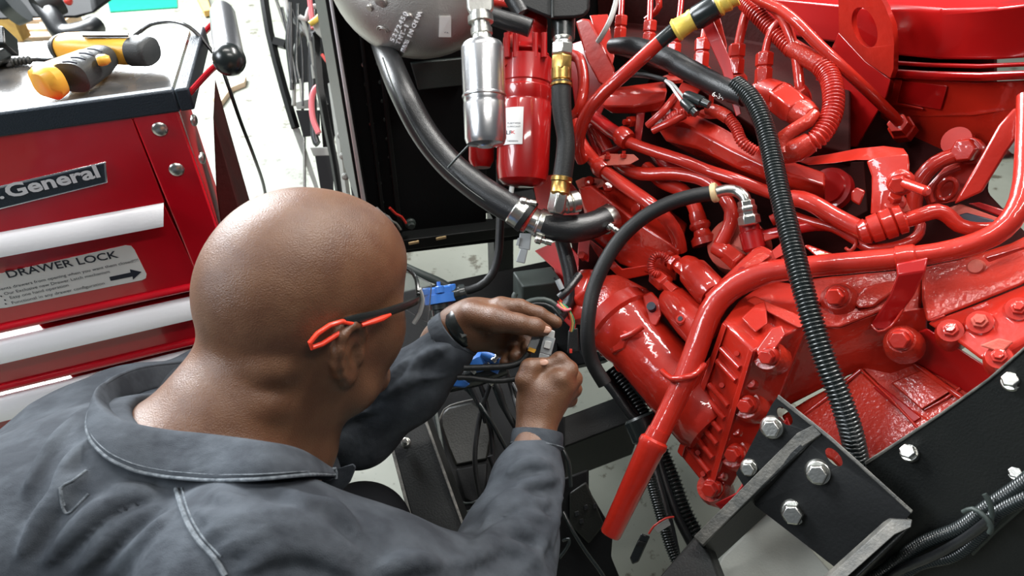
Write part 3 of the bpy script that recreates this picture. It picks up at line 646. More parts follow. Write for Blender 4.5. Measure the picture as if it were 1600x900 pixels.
# ---- valve cover and barrel at the top right
RIM = lambda x: -.11+.00085*(x-1312)-.0000012*max(0, x-1450)**2 if x < 1560 else .085+(x-1560)*.0002     # bulging plan of the cover
def wall(x, y, rel=0.0): return (x, y, RIM(x)-.00088*(y-12)+rel)
def topf(x, y): return (x, y, RIM(x)-(12-y)*.0026)
vc = gridp('valve_cover', [
  [topf(1170, -90), topf(1312, -90), topf(1390, -90), topf(1470, -90), topf(1560, -90), topf(1680, -90)],
  [topf(1180, -10), topf(1312, 0), topf(1390, 6), topf(1470, 12), topf(1560, 4), topf(1680, -12)],
  [wall(1184, -4), wall(1312, 8), wall(1390, 16), wall(1470, 20), wall(1560, 12), wall(1680, -4)],
  [wall(1190, 30), wall(1314, 46), wall(1400, 54), wall(1470, 58), wall(1560, 54), wall(1680, 44)],
  [wall(1194, 50), wall(1316, 68), wall(1400, 86), wall(1470, 93), wall(1560, 93), wall(1680, 86)],
 ], 0.16, 'filt', en, bevel=0.004, ang=50)
for y0, rel, nm, th in ((100, .012, 'gasket_rail', 7), (113, .022, 'flange_rail', 14)):
    xs_ = (1385, 1450, 1530, 1600, 1680); dy = (-6, -2, 0, -3, -8)
    gridp(nm, [[wall(x, y0+d, rel) for x, d in zip(xs_, dy)], [wall(x, y0+d+th*.5, rel+.004) for x, d in zip(xs_, dy)], [wall(x, y0+d+th, rel) for x, d in zip(xs_, dy)]], 0.05, 'filt', en, bevel=0.003)
gridp('gear_housing', [
  [wall(1385, 118), wall(1450, 124), wall(1530, 128), wall(1600, 125), wall(1690, 115)],
  [wall(1375, 180), wall(1430, 182), wall(1510, 178), wall(1590, 168), wall(1690, 160)],
  [wall(1360, 240), wall(1420, 262), wall(1500, 262), wall(1570, 212), wall(1640, 180, -.03)],
  [wall(1350, 320), wall(1420, 345), wall(1500, 318), wall(1545, 262), wall(1610, 180, -.06)],
 ], 0.16, 'red', en, bevel=0.003, ang=50)
slab('recess_frame', [wall(*p, .012) for p in ((1398, 124), (1410, 125), (1402, 160), (1442, 168), (1443, 172), (1390, 163))], 0.012, 'red', en)
slab('cover_plate', [wall(*p, .006) for p in ((1408, 126), (1480, 134), (1470, 172), (1400, 160))], 0.012, 'filt', en, bevel=0.001)
gridp('parting_seam', [[wall(x, y, .003) for x, y in ((1390, 177), (1450, 180), (1520, 178), (1600, 166))], [wall(x, y+2, .003) for x, y in ((1390, 177), (1450, 180), (1520, 178), (1600, 166))]], 0.01, 'cast', en)
# right edge: bracket arm and dark pulley
gridp('support_arm', [[(1585, 168, .03), (1612, 172, .03)], [(1560, 196, .03), (1600, 200, .03)], [(1530, 250, .02), (1575, 235, .02)], [(1490, 320, .01), (1535, 300, .01)]], 0.03, 'red', en, bevel=0.003)
Ln('idler_pulley', (1597, 222, -.03), (1570, 232, -.10), [(0, 20), (.2, 24), (.8, 24), (1, 20)], 'steel', en)
# lifting eye: thick plate with a real hole
def ell(cx, cy, a, b_, ang, n=28):
    return [(cx+a*math.cos(t)*math.cos(ang)-b_*math.sin(t)*math.sin(ang), cy+a*math.cos(t)*math.sin(ang)+b_*math.sin(t)*math.cos(ang)) for t in [2*math.pi*i/n for i in range(n)]]
LE = lambda x, y, h=0.0: E(x, y, .03-(1400-x)*0.0009-(y-10)*.0009)
o_ = [(1309, -40), (1360, -30), (1382, 8), (1394, 38), (1397, 70), (1396, 108), (1391, 122), (1352, 96), (1311, 52)]
holed(MB(), o_, [ell(1351, 43, 33, 18, 1.22)], LE, (LE(1350, 50)-CAM).normalized()*0.014+V((0.008, 0, 0))).build('lifting_eye', 'red', en, bevel=0.0015)
slab('lifting_bracket', [(1310, 50, -.12), (1352, 96, -.11), (1392, 124, -.08), (1386, 150, -.11), (1340, 230, -.21), (1210, 225, -.26), (1260, 150, -.20), (1300, 80, -.15)], 0.02, 'filt', en)
# ---- injectors with their pipes
inj = [(969, 43, -.075), (1014, 52, -.075), (1053, 68, -.07), (1096, 82, -.05), (1150, 92, -.03), (1193, 106, -.01)]
for i, (x, y, h) in enumerate(inj):
    s = 1.0+0.06*i; a = (x-1, y+20*s, h-.01); b_ = (x+2, y-19*s, h+.005)
    f = thing('injector', None, None, E(x, y, h)); f.parent = en; f.location = E(x, y, h)-V(en.location)
    mb = MB(); r = 10.5*s
    Lm(mb, a, b_, [(0, r), (.48, r), (.5, r*.86), (.56, r*.86), (.58, r*1.02), (.95, r*1.02), (1, r*.8)], 6)
    mb.build('union_nut', 'red', f, bevel=0.0012, ang=25)
    Ln('seat', (x-2, y+30*s, h-.02), (x-1, y+18*s, h-.01), [(0, r*1.5), (.6, r*1.4), (1, r)], 'cast', f, 20)
PIP = dict(n=14)
for (x, y, h), dx in zip(inj[:3], (4, 3, 14)):
    T('fuel_pipe', [(x+1, y-16, h+.004), (x+dx*.6, y-40, h), (x+dx, -30, h-.01)], 4.6, 'filt', en)
T('fuel_pipe', [(1098, 64, -.045), (1104, 30, -.045), (1112, 0, -.05), (1125, -30, -.06)], 5, 'red', en)
T('fuel_pipe', [(1153, 75, -.026), (1159, 45, -.02), (1168, 14, -.01), (1182, 3, .0), (1200, 8, .01), (1216, 20, .015), (1228, 40, .015), (1236, 60, .01), (1244, 90, 0), (1250, 140, -.01), (1252, 152, -.02)], 7.5, 'red', en)
T('fuel_pipe', [(1195, 86, -.006), (1200, 62, .002), (1209, 42, .01), (1222, 32, .012), (1236, 36, .012)], 6, 'red', en)
T('fuel_pipe', [(1160, -20, .03), (1190, 2, .03), (1218, 14, .03), (1244, 34, .03), (1275, 66, .02), (1317, 106, .0), (1360, 146, -.05), (1398, 184, -.11), (1408, 196, -.13)], 8.5, 'red', en)
T('fuel_pipe', [(1020, -30, -.09), (1030, 10, -.1), (1010, 30, -.12)], 5, 'red', en)
Ln('pipe_nut', (1414, 206, -.16), (1402, 192, -.12), [(0, 20), (.5, 20), (.55, 17), (1, 15)], 'red', en, 6, bevel=0.001)
Ln('pipe_nut', (1255, 156, -.03), (1247, 138, -.005), [(0, 15), (.6, 14), (1, 11)], 'red', en, 6, bevel=0.001)
# cast shelf and hex blocks at the injector feet
Ln('rail_fitting', (1195, 142, -.03), (1222, 152, .0), [(0, 22), (1, 22)], 'red', en, 20)
Ln('rail_fitting', (1215, 150, -.01), (1250, 176, .015), [(0, 25), (.15, 27), (.8, 27), (1, 23)], 'red', en, 6, bevel=0.002)
Ln('rail_cap', (1243, 172, .01), (1272, 186, .02), [(0, 22), (.5, 22), (.85, 17), (1, 8)], 'cast', en, 24)
# painted-over corrugated conduit and taped Y
T('conduit', [(1165, 5, -.01), (1180, 20, .0), (1200, 40, .0), (1222, 62, .0), (1238, 78, .0)], 13, 'red', en, corr=5.5, n=18, depth=.2)
T('conduit_sleeve', [(1236, 74, .0), (1258, 88, .002), (1284, 104, .005)], 14.5, 'cast', en, n=18)
T('conduit', [(1282, 102, .005), (1296, 120, .01), (1302, 145, .02), (1301, 172, .025), (1292, 196, .03), (1278, 215, .035), (1262, 226, .035)], 16.5, 'red', en, corr=6, n=18, depth=.2)
T('taped_branch', [(1266, 222, .035), (1248, 233, .035), (1228, 237, .03), (1208, 238, .02)], [17, 19, 19, 15], 'cast', en, n=16)
T('taped_branch', [(1222, 240, .035), (1222, 222, .04), (1236, 206, .045), (1262, 190, .045), (1274, 176, .04)], [17, 15, 11, 11, 8], 'cast', en, n=16)
# second small conduit through the middle
T('conduit', [(1040, 190, .02), (1062, 178, .03), (1085, 172, .03)], 9, 'red', en, corr=4.5, n=14, depth=.2)
T('conduit_tape', [(1108, 170, .02), (1125, 176, .03), (1138, 184, .03)], 10, 'cast', en, n=14)
T('conduit', [(1136, 182, .03), (1150, 200, .03), (1160, 222, .03), (1182, 238, .02)], 9, 'red', en, corr=4.5, n=14, depth=.18)
for pts in (((1012, 196, .03), (1035, 176, .04), (1055, 150, .03)), ((1020, 204, .03), (1050, 190, .035), (1070, 180, .03))):
    T('harness_clip', pts, 6, 'red', en)
slab('connector_body', [(1042, 168, .03), (1066, 128, .02), (1096, 138, .02), (1074, 176, .035)], 0.02, 'red', en)
slab('connector_body', [(1015, 196, .02), (1050, 155, .02), (1062, 162, .03), (1028, 204, .03)], 0.02, 'cast', en)
for x, y, h in ((1052, 104, -.02), (1111, 158, .0)):
    Ln('stud', (x-1, y+18, h-.01), (x+1, y-16, h+.01), [(0, 7), (.35, 7), (.4, 4), (1, 3.6)], 'red', en, 12)
    Ln('stud_washer', (x-2, y+22, h-.012), (x-1, y+14, h-.006), [(0, 17), (.6, 16), (1, 8)], 'cast', en, 20)
# flat cross bars under the dipstick handle
slab('flat_strap', [(1092, 32, .06), (1112, 26, .06), (1140, 90, .055), (1158, 178, .035), (1150, 182, .035), (1128, 110, .05)], 0.006, 'filt', en, bevel=0.001)
slab('flat_strap', [(1112, 26, .055), (1124, 22, .055), (1136, 70, .04), (1134, 94, .035), (1126, 80, .04)], 0.006, 'red', en, bevel=0.001)
# ---- left upper brackets
slab('arm_bracket', [(899, 34, -.04), (910, 29, -.035), (922, 30, -.035), (960, 106, -.02), (962, 120, -.02), (948, 136, -.02), (936, 130, -.03), (916, 92, -.04)], 0.04, 'red', en, bevel=0.004)
slab('arm_bracket', [(921, 24, -.08), (950, 22, -.08), (960, 88, -.07), (956, 108, -.07), (940, 80, -.06)], 0.04, 'red', en)
slab('web_plate', [(886, 70, -.12), (920, 60, -.1), (952, 150, -.08), (930, 200, -.08), (900, 180, -.1)], 0.05, 'filt', en)
T('overflow_pipe', [(893, 86, -.05), (905, 92, -.045), (911, 115, -.04), (911, 145, -.04), (905, 172, -.045), (895, 182, -.06)], 9, 'red', en)
gridp('sensor_box', [
  [(962, 137, -.04), (1000, 132, -.04), (1040, 127, -.045)],
  [(946, 152, .0), (995, 148, .0), (1042, 143, -.005)],
  [(940, 166, .005), (990, 166, .005), (1040, 156, .0)],
  [(956, 177, -.02), (995, 178, -.02), (1028, 173, -.02)]], 0.06, 'red', en, bevel=0.003)
Ln('side_bolt', (990, 190, -.03), (975, 191, -.01), [(0, 9), (.5, 9), (.52, 5), (1, 5)], 'red', en, 6)
slab('tab', [(994, 175, -.02), (1008, 175, -.02), (1002, 222, -.02), (990, 222, -.02)], 0.01, 'filt', en)
# ---- fuel and oil tubes
T('tube_sleeve', [(916, 178, -.03), (934, 188, -.02), (955, 204, -.01), (976, 216, .0)], 11, 'filt', en)
T('tube', [(970, 214, -.002), (985, 223, .0), (1014, 234, .0), (1067, 251, .0), (1104, 266, -.01), (1150, 281, -.01), (1200, 300, -.02), (1240, 312, -.02)], 9.5, 'red', en, n=16)
Ln('tube_clamp', (968, 209, .0), (982, 221, .003), [(0, 14), (.3, 16), (.7, 16), (1, 14)], 'red', en, 16)
T('tube', [(902, 190, -.03), (905, 215, -.025), (918, 238, -.02), (942, 265, .0), (980, 293, .01), (1017, 319, .015), (1044, 345, .0), (1058, 368, -.02), (1063, 392, -.04)], 10.5, 'red', en, n=16)
Ln('tube_clamp', (933, 257, .0), (946, 268, .003), [(0, 13), (.3, 15), (.7, 15), (1, 13)], 'red', en, 16)
T('tube', [(930, 200, -.06), (945, 225, -.055), (962, 250, -.05), (975, 262, -.03), (1004, 272, -.02), (1054, 271, -.02), (1098, 280, -.02), (1125, 300, -.02), (1143, 331, -.02), (1137, 360, -.02), (1124, 384, -.02)], 10.5, 'red', en, n=16)
T('tube', [(1010, 262, -.08), (1035, 284, -.06), (1066, 298, -.05), (1082, 316, -.045), (1090, 336, -.04)], 11, 'red', en, n=16)
T('tube', [(918, 188, -.07), (930, 222, -.07), (940, 250, -.06)], 8, 'filt', en)
T('tube', [(1020, 235, -.1), (1045, 262, -.1), (1100, 275, -.1)], 9, 'filt', en)
Ln('banjo', (1088, 332, -.04), (1102, 382, -.05), [(0, 12), (.15, 13), (.3, 13), (.32, 15), (.42, 17), (.5, 15), (.55, 12), (.7, 14), (.8, 20), (1, 20)], 'red', en, 24)
slab('tube_bracket', [(932, 247, .01), (948, 240, .01), (990, 241, .01), (999, 249, .01), (984, 257, .014), (945, 259, .014)], 0.004, 'dust', en, bevel=0.001)
for x, y in ((949, 244), (974, 242)): Ln('stud', (x, y+4, .012), (x+1, y-6, .018), [(0, 5), (.5, 5), (.55, 3), (1, 3)], 'red', en, 10)
T('tube_strap', [(942, 240, -.02), (985, 225, -.03), (1000, 222, -.04)], 4, 'filt', en)
# elbow fitting after tube three
Ln('union', (1118, 386, -.02), (1140, 398, -.015), [(0, 12), (.5, 13), (.9, 12), (1, 10)], 'red', en, 16)
Ln('union_nut', (1135, 393, -.02), (1158, 412, -.01), [(0, 16), (.9, 17), (1, 14)], 'red', en, 6, bevel=0.0012)
# ---- thermostat / cooler block on the left
gridp('cooler_block', [
  [(900, 284, -.10), (925, 276, -.10), (965, 284, -.11), (1010, 300, -.12), (1075, 350, -.12)],
  [(903, 293, -.04), (925, 292, -.03), (960, 320, -.02), (1000, 350, -.02), (1062, 392, -.02)],
  [(912, 330, -.065), (935, 345, -.06), (965, 372, -.06), (1000, 395, -.055), (1060, 420, -.05)],
  [(920, 366, -.10), (940, 385, -.095), (968, 412, -.095), (1000, 424, -.085), (1058, 440, -.08)],
 ], 0.09, 'red', en, bevel=0.004)
slab('top_plate', [(899, 283, -.06), (912, 277, -.065), (942, 280, -.075), (950, 290, -.06), (922, 297, -.035), (903, 294, -.038)], 0.006, 'dust', en)
for x, y, h in ((921, 284, -.045), (950, 293, -.06), (994, 327, -.03)):
    Ln('cap_screw', (x, y+3, h-.01), (x, y-3, h+.006), [(0, 8), (.8, 8), (1, 6)], 'red', en, 14)
slab('lower_flange', [(914, 368, -.09), (940, 388, -.085), (972, 420, -.08), (1062, 405, -.06), (1062, 420, -.075), (972, 438, -.10), (935, 402, -.10)], 0.03, 'red', en)
slab('port_boss', [(904, 374, -.05), (912, 370, -.05), (922, 374, -.045), (920, 410, -.045), (902, 402, -.05)], 0.03, 'filt', en)
Ln('plug', (913, 402, -.05), (908, 398, -.03), [(0, 7), (1, 6)], 'red', en, 6)
# dark red side below the hoses
slab('end_casting', [(835, 392, -.14), (880, 372, -.12), (905, 400, -.1), (900, 520, -.1), (880, 500, -.1), (866, 420, -.12)], 0.05, 'filt', en)
slab('end_casting', [(832, 278, -.12), (880, 270, -.12), (905, 300, -.1), (905, 360, -.1), (840, 340, -.12)], 0.05, 'red', en)
# ---- starter motor and its nose housing, axis along the engine
def ax(x, y, h, L):  # point L metres along the engine from the pixel's point
    return E(x, y, h)+UV*L
S0 = E(958, 492, -.05); dS = (E(1118, 668, -.035)-S0).normalized(); LS = (E(1118, 668, -.035)-S0).length
mb = MB().lathe(S0, S0+dS*LS, [(-.02, .055), (0, .066), (.09, .068), (.11, .062), (.22, .060), (.27, .056), (.60, .0565), (.62, .058), (.95, .058), (1, .05)], 48)
stt = mb.build('starter_motor', 'red', en, ang=40, label='cylindrical red starter motor with a wide flange')
nb = MB(); 
gridp('nose_housing', [
  [(925, 432, -.06), (965, 428, -.05), (1010, 450, -.06), (1040, 478, -.07)],
  [(918, 470, -.03), (955, 462, -.02), (1005, 480, -.02), (1034, 510, -.03)],
  [(925, 520, -.02), (955, 510, -.005), (985, 520, -.002), (1012, 545, -.01)],
  [(938, 560, -.05), (962, 556, -.02), (985, 552, -.01), (1000, 570, -.02)]], 0.07, 'cast', en, bevel=0.008, ang=60)
slab('mounting_ear', [(1004, 462, -.02), (1018, 455, -.02), (1030, 468, -.015), (1034, 492, -.01), (1026, 510, -.008), (1012, 508, -.01)], 0.012, 'red', en, bevel=0.003)
Ln('ear_hole', (1021, 484, -.02), (1017, 478, -.004), [(0, 7), (1, 7)], 'ink', en, 16)  # dark disc painted in place of the open hole in the ear
slab('clamp_lug', [(948, 520, .01), (966, 506, .015), (985, 522, .02), (976, 548, .015), (956, 556, .005)], 0.03, 'red', en, bevel=0.006)
slab('clamp_lug', [(950, 556, -.03), (980, 560, -.01), (982, 578, -.02), (966, 584, -.03)], 0.03, 'red', en, bevel=0.006)
T('cast_rib', [(972, 528, .02), (990, 520, .022), (1004, 510, .018)], 5, 'red', en)
T('cast_rib', [(934, 500, -.005), (946, 482, -.002), (956, 468, -.008)], 3, 'red', en)
for i, c_ in enumerate('1051'):
    p = E(929+i*3.0, 476-i*8.5, -.018); text('cast_number', c_, p, RT*0.25-UP*0.9, RT*0.9+UP*.25, 0.009, 'red', en, ext=0.001, bold=.02)
Ln('end_cap', (922, 455, -.07), (897, 440, -.035), [(0, 34), (.3, 36), (.75, 28), (.8, 22), (1, 14)], 'red', en, 8, bevel=0.003)
Ln('end_boss', (915, 470, -.08), (900, 462, -.05), [(0, 40), (.8, 38), (1, 30)], 'red', en, 20)
slab('name_relief', [(1000, 562, .012), (1006, 560, .012), (1020, 590, .012), (1014, 594, .012)], 0.004, 'red', en, bevel=0.001)
# ---- solenoids, valves and the looped lead
Ln('solenoid', (1070, 410, -.03), (1116, 462, .0), [(0, 14), (.12, 19), (.3, 22), (.32, 25), (.9, 26), (1, 22)], 'red', en, 28)
Ln('solenoid', (1044, 462, -.03), (1100, 520, .0), [(0, 18), (.15, 26), (.7, 30), (1, 30)], 'red', en, 28)
Ln('valve_stem', (1038, 400, -.03), (1078, 428, -.01), [(0, 8), (.1, 13), (.25, 13), (.27, 9), (.35, 9), (.37, 14), (.5, 14), (.52, 9), (.65, 11), (1, 11)], 'red', en, 8)
Ln('valve_stem', (1022, 428, -.03), (1056, 458, -.01), [(0, 10), (.08, 15), (.55, 15), (.6, 9), (1, 11)], 'red', en, 6, bevel=.001)
slab('solenoid_foot', [(1052, 492, .012), (1066, 484, .016), (1090, 500, .02), (1076, 530, .018), (1052, 506, .01)], 0.03, 'red', en, bevel=0.004)
Ln('torx_screw', (1067, 503, .012), (1063, 498, .026), [(0, 9), (.8, 9), (1, 7)], 'red', en, 18)
Ln('torx_socket', (1064, 499, .022), (1062.6, 497.6, .0275), [(0, 4), (1, 4)], 'ink', en, 6)
loop = [(1048, 410, -.02), (1036, 399, -.01), (1024, 400, -.005), (1017, 411, -.003), (1019, 424, -.005), (1030, 430, -.01)]
T('looped_lead', loop, 6.5, 'red', en, corr=3.6, n=12, depth=.25)
T('lead', [(1018, 420, -.01), (1020, 432, -.015), (1030, 440, -.015)], 5, 'red', en)
# box-section bar beside the bend of the breather tube
slab('channel_bar', [(1100, 462, .03), (1178, 388, .01), (1192, 384, .01), (1226, 402, .01), (1222, 410, .012), (1150, 452, .035), (1112, 474, .04)], 0.03, 'red', en, bevel=0.003)
slab('bar_groove', [(1182, 396, .016), (1192, 393, .016), (1204, 400, .017), (1140, 446, .036), (1128, 444, .036)], 0.003, 'cast', en, bevel=0.001)
Ln('bar_hole', (1162, 426, .02), (1160, 424, .033), [(0, 8), (1, 7.5)], 'filt', en, 16)
slab('channel_end', [(1192, 385, .0), (1226, 402, .0), (1222, 412, .0), (1186, 430, .0)], 0.02, 'filt', en)
gridp('fin', [[(1206, 392, .02), (1222, 378, .02)], [(1212, 404, .02), (1228, 396, .02)]], 0.02, 'red', en)
Ln('round_cover', (1160, 392, -.08), (1146, 376, -.03), [(0, 46), (.8, 44), (1, 30)], 'dust', en, 32)
slab('link_bar', [(1192, 366, .0), (1218, 357, .0), (1218, 370, .0), (1194, 378, .0)], 0.012, 'red', en)
Ln('link_pin', (1205, 345, -.02), (1222, 337, -.02), [(0, 9), (1, 9)], 'red', en, 14)
# steel elbow end of the black fuel hose sits on this red socket
Ln('hose_socket', (1180, 392, -.01), (1170, 350, .0), [(0, 14), (.1, 18), (.7, 18), (.75, 15), (1, 15)], 'filt', en, 24)
# ---- middle right: guard bracket, hose stack, tubes
gridp('guard_bracket', [
  [(1236, 240, .0), (1262, 246, .005), (1300, 240, .01), (1340, 232, .015), (1380, 228, .02), (1412, 232, .02)],
  [(1238, 250, .012), (1264, 258, .017), (1302, 255, .022), (1338, 250, .028), (1364, 250, .04), (1418, 240, .04)],
 ], 0.006, 'red', en, bevel=0.002)
gridp('guard_bracket', [
  [(1354, 252, .038), (1372, 244, .042), (1419, 240, .042)],
  [(1362, 275, .036), (1376, 262, .042), (1421, 256, .042)],
  [(1362, 300, .034), (1378, 300, .04), (1421, 290, .04)],
  [(1360, 335, .03), (1374, 334, .036), (1380, 330, .036)]], 0.005, 'red', en, bevel=0.002)
slab('guard_back', [(1225, 262, -.10), (1350, 252, -.10), (1356, 330, -.09), (1330, 345, -.09), (1225, 300, -.10)], 0.02, 'shade_red', en)
Ln('dark_port', (1300, 298, -.09), (1292, 292, -.07), [(0, 34), (.7, 33), (.75, 26), (1, 25)], 'filt', en, 32)
slab('square_boss', [(1330, 300, -.01), (1338, 292, -.01), (1353, 298, -.008), (1344, 322, -.008), (1330, 314, -.01)], 0.02, 'red', en, bevel=.003)
bolt(1407, 286, .045, 14, 'red', en, (-.5, -.6, .2))
Ln('long_stud', (1412, 286, .055), (1451, 300, .075), [(0, 8), (.92, 8), (1, 5)], 'red', en, 14)
bolt(1396, 314, .03, 11, 'red', en, (-.2, -.3, .9), flange=1.7)
slab('tab_plate', [(1366, 318, .015), (1384, 310, .015), (1412, 306, .02), (1424, 330, .02), (1400, 336, .022), (1372, 330, .02)], 0.006, 'dust', en)
T('coolant_pipe', [(1215, 318, .0), (1240, 310, .01), (1267, 317, .015), (1305, 339, .02), (1334, 354, .025), (1352, 362, .03)], 14, 'red', en, n=18)
Ln('hose_fitting', (1340, 366, .03), (1416, 340, .03), [(0, 11), (.06, 18), (.2, 21), (.24, 18), (.27, 22), (.48, 23), (.5, 20), (.54, 24), (.74, 24), (.78, 19), (.8, 23), (.95, 23), (1, 15)], 'red', en, 32)
T('coolant_pipe', [(1412, 346, .03), (1440, 336, .03), (1464, 330, .025), (1482, 338, .02), (1498, 352, .015), (1525, 358, .01), (1562, 356, .0)], [12, 12, 12.5, 12, 11.5, 11, 10], 'red', en, n=18)
T('thin_pipe', [(1225, 332, -.01), (1262, 345, -.005), (1305, 357, .0), (1338, 376, .01), (1360, 388, .015), (1395, 386, .015), (1424, 376, .01), (1436, 364, .0), (1438, 352, -.01)], 8, 'red', en, n=14)
T('thin_pipe', [(1195, 368, -.01), (1230, 360, -.005), (1275, 352, -.01), (1300, 354, -.02)], 9, 'filt', en, n=14)
T('pipe_tie', [(1322, 388, .012), (1330, 392, .02), (1338, 380, .02), (1337, 370, .01)], 3, 'cast', en, n=8)
EH = lambda x, y, h=0.0: E(x, y, h-.10)
# u-shaped hook, ring and big bolt on the right
slab('hook_plate', [(1440, 300, -.01), (1475, 262, -.005), (1540, 232, .0), (1535, 262, .0), (1515, 310, -.005), (1480, 318, -.01), (1450, 322, -.01)], 0.012, 'red', en, base=EH)
T('hook_pipe', [(1428, 330, .01), (1430, 300, .02), (1442, 275, .025), (1462, 255, .03), (1488, 244, .03), (1508, 240, .03)], 12, 'red', en, n=18, base=EH)
mb = MB(); c = EH(1480, 296, .01); _, a_, b2 = frame(NV+V((0, -.4, .3))); mb.tube([c+(a_*math.cos(t)*0.011+b2*math.sin(t)*0.016) for t in [2*math.pi*i/24 for i in range(24)]], 0.004, 10, closed=True); mb.build('oval_ring', 'red', en)
T('hook_rim', [(1458, 316, .003), (1454, 300, .006), (1470, 276, .008), (1500, 262, .008)], 4, 'red', en, base=EH)
bolt(1514, 236, .02, 19, 'red', en, (-.75, -.55, .35), flange=1.1, hh=1.4, base=EH)
Ln('bolt_washer', (1500, 224, .0), (1494, 220, .012), [(0, 22), (1, 22)], 'red', en, 24, base=EH)
slab('slot_lever', [(1468, 330, .0), (1500, 318, .0), (1570, 344, .0), (1566, 352, .0), (1500, 352, .0)], 0.008, 'dust', en)
slab('slot', [(1492, 338, .002), (1510, 332, .002), (1555, 344, .002), (1553, 350, .002), (1515, 350, .002)], 0.004, 'ink', en)
slab('dark_rib', [(1512, 318, -.02), (1530, 316, -.02), (1584, 332, -.02), (1576, 344, -.02)], 0.01, 'filt', en)
# ---- big breather tube sweeping down
bt = [(1606, 150, .04), (1604, 220, .045), (1600, 290, .05), (1588, 330, .055), (1566, 358, .055), (1530, 378, .055), (1470, 394, .05), (1400, 404, .05), (1300, 413, .05), (1240, 420, .05), (1195, 427, .05), (1150, 446, .05), (1120, 472, .05), (1102, 505, .05), (1088, 545, .05), (1070, 592, .055), (1045, 645, .06), (1020, 695, .065)]
T('breather_tube', bt, [15, 15, 16, 16.5, 17, 16.5, 16, 17, 17, 17, 18, 19, 19, 19, 18.5, 18, 17.5, 17], 'red', en, n=28, label='long glossy red tube sweeping down across the engine')
Ln('breather_outlet', (1030, 672, .068), (953, 836, .075), [(0, 17), (.08, 18), (.1, 22), (.14, 23), (.17, 21), (.98, 16.5), (1, 15)], 'red', en, 32)
T('tube_strap', [(1035, 580, .055), (1050, 592, .075), (1070, 590, .08), (1088, 584, .07), (1100, 570, .05)], 5, 'red', en, n=10)
slab('strap_tab', [(1058, 602, .06), (1098, 572, .045), (1110, 556, .035), (1108, 570, .035), (1092, 600, .04), (1060, 636, .045)], 0.006, 'red', en, bevel=.002)
Ln('tube_clamp', (1398, 404, .05), (1432, 400, .05), [(0, 17), (.1, 19.5), (.9, 19.5), (1, 17)], 'red', en, 28)
gridp('strap_bracket', [
  [(1400, 412, .066), (1450, 402, .066)], [(1402, 430, .066), (1446, 424, .066)], [(1390, 462, .045), (1428, 462, .045)], [(1362, 505, .02), (1400, 500, .02)], [(1362, 514, .018), (1386, 516, .018)]], 0.005, 'filt', en, bevel=.002)
T('strap_bead', [(1362, 508, .022), (1372, 518, .024), (1392, 510, .022), (1412, 482, .03)], 2.2, 'red', en, n=8)
# ---- ribbed cover box
A0, A1, A2, A3 = (1129, 503, .055), (1177, 549, .085), (1112, 772, -.035), (1058, 706, -.06)
def bil(u, v, dh=0.0):
    q = [(1-u)*(1-v)*a+u*(1-v)*b_+u*v*c_+(1-u)*v*d_ for a, b_, c_, d_ in zip(A0, A1, A2, A3)]; return (q[0], q[1], q[2]+dh)
cov = thing('ribbed_cover', 'boxy red cover with raised ribs on its narrow face', None, E(*A0)); cov.parent = en; cov.location = E(*A0)-V(en.location)
T0, T1, T2, T3 = (1152, 468, .03), (1200, 438, .0), (1296, 450, .0), (1262, 505, .06)
R2, R3 = (1218, 620, .0), (1128, 792, -.06)
fa = [E(*A0), E(*A1), E(*A2), E(*A3)]
body = MB()
vs = [E(*A0), E(*A1), E(*A2), E(*A3), E(*T0), E(*T1), E(*T2), E(*T3), E(*R2), E(*R3)]
back = [E(1100, 700, -.12), E(1230, 640, -.12), E(1290, 470, -.14), E(1200, 440, -.14)]
body.add(vs+back, [(0, 1, 2, 3), (0, 4, 5, 6, 7, 1), (1, 7, 8, 9, 2), (0, 3, 10, 13, 5, 4), (3, 2, 9, 10), (7, 6, 12, 11, 8), (9, 8, 11, 10), (5, 13, 12, 6), (10, 11, 12, 13)])
body.build('cover_body', 'red', cov, bevel=0.0035, ang=30)
def fq(u0, v0, u1, v1, h, th, name, mt='red', bevel=.002):
    MB().prism([E(*bil(u0, v0, h)), E(*bil(u1, v0, h)), E(*bil(u1, v1, h)), E(*bil(u0, v1, h))], (E(*bil(.5, .5))-CAM).normalized()*th).build(name, mt, cov, bevel=bevel)
fq(.0, .0, .14, 1.0, .006, .008, 'edge_rail'); fq(.86, .0, 1.0, 1.0, .007, .009, 'edge_rail')
for v0 in (.16, .25, .43, .52, .61, .70, .80, .90):
    a = E(*bil(.2, v0, .004)); b_ = E(*bil(.80, v0+.004, .004)); MB().tube([a, a.lerp(b_, .5), b_], 0.0048, 12).build('rib', 'red', cov)
for u, v in ((.62, .10), (.5, .36), (.45, .87), (.7, .95)):
    p = bil(u, v, .004); Ln('small_stud', (p[0], p[1], p[2]-.006), (p[0]-1, p[1]-1, p[2]+.004), [(0, 4.5), (1, 4)], 'red', cov, 10)
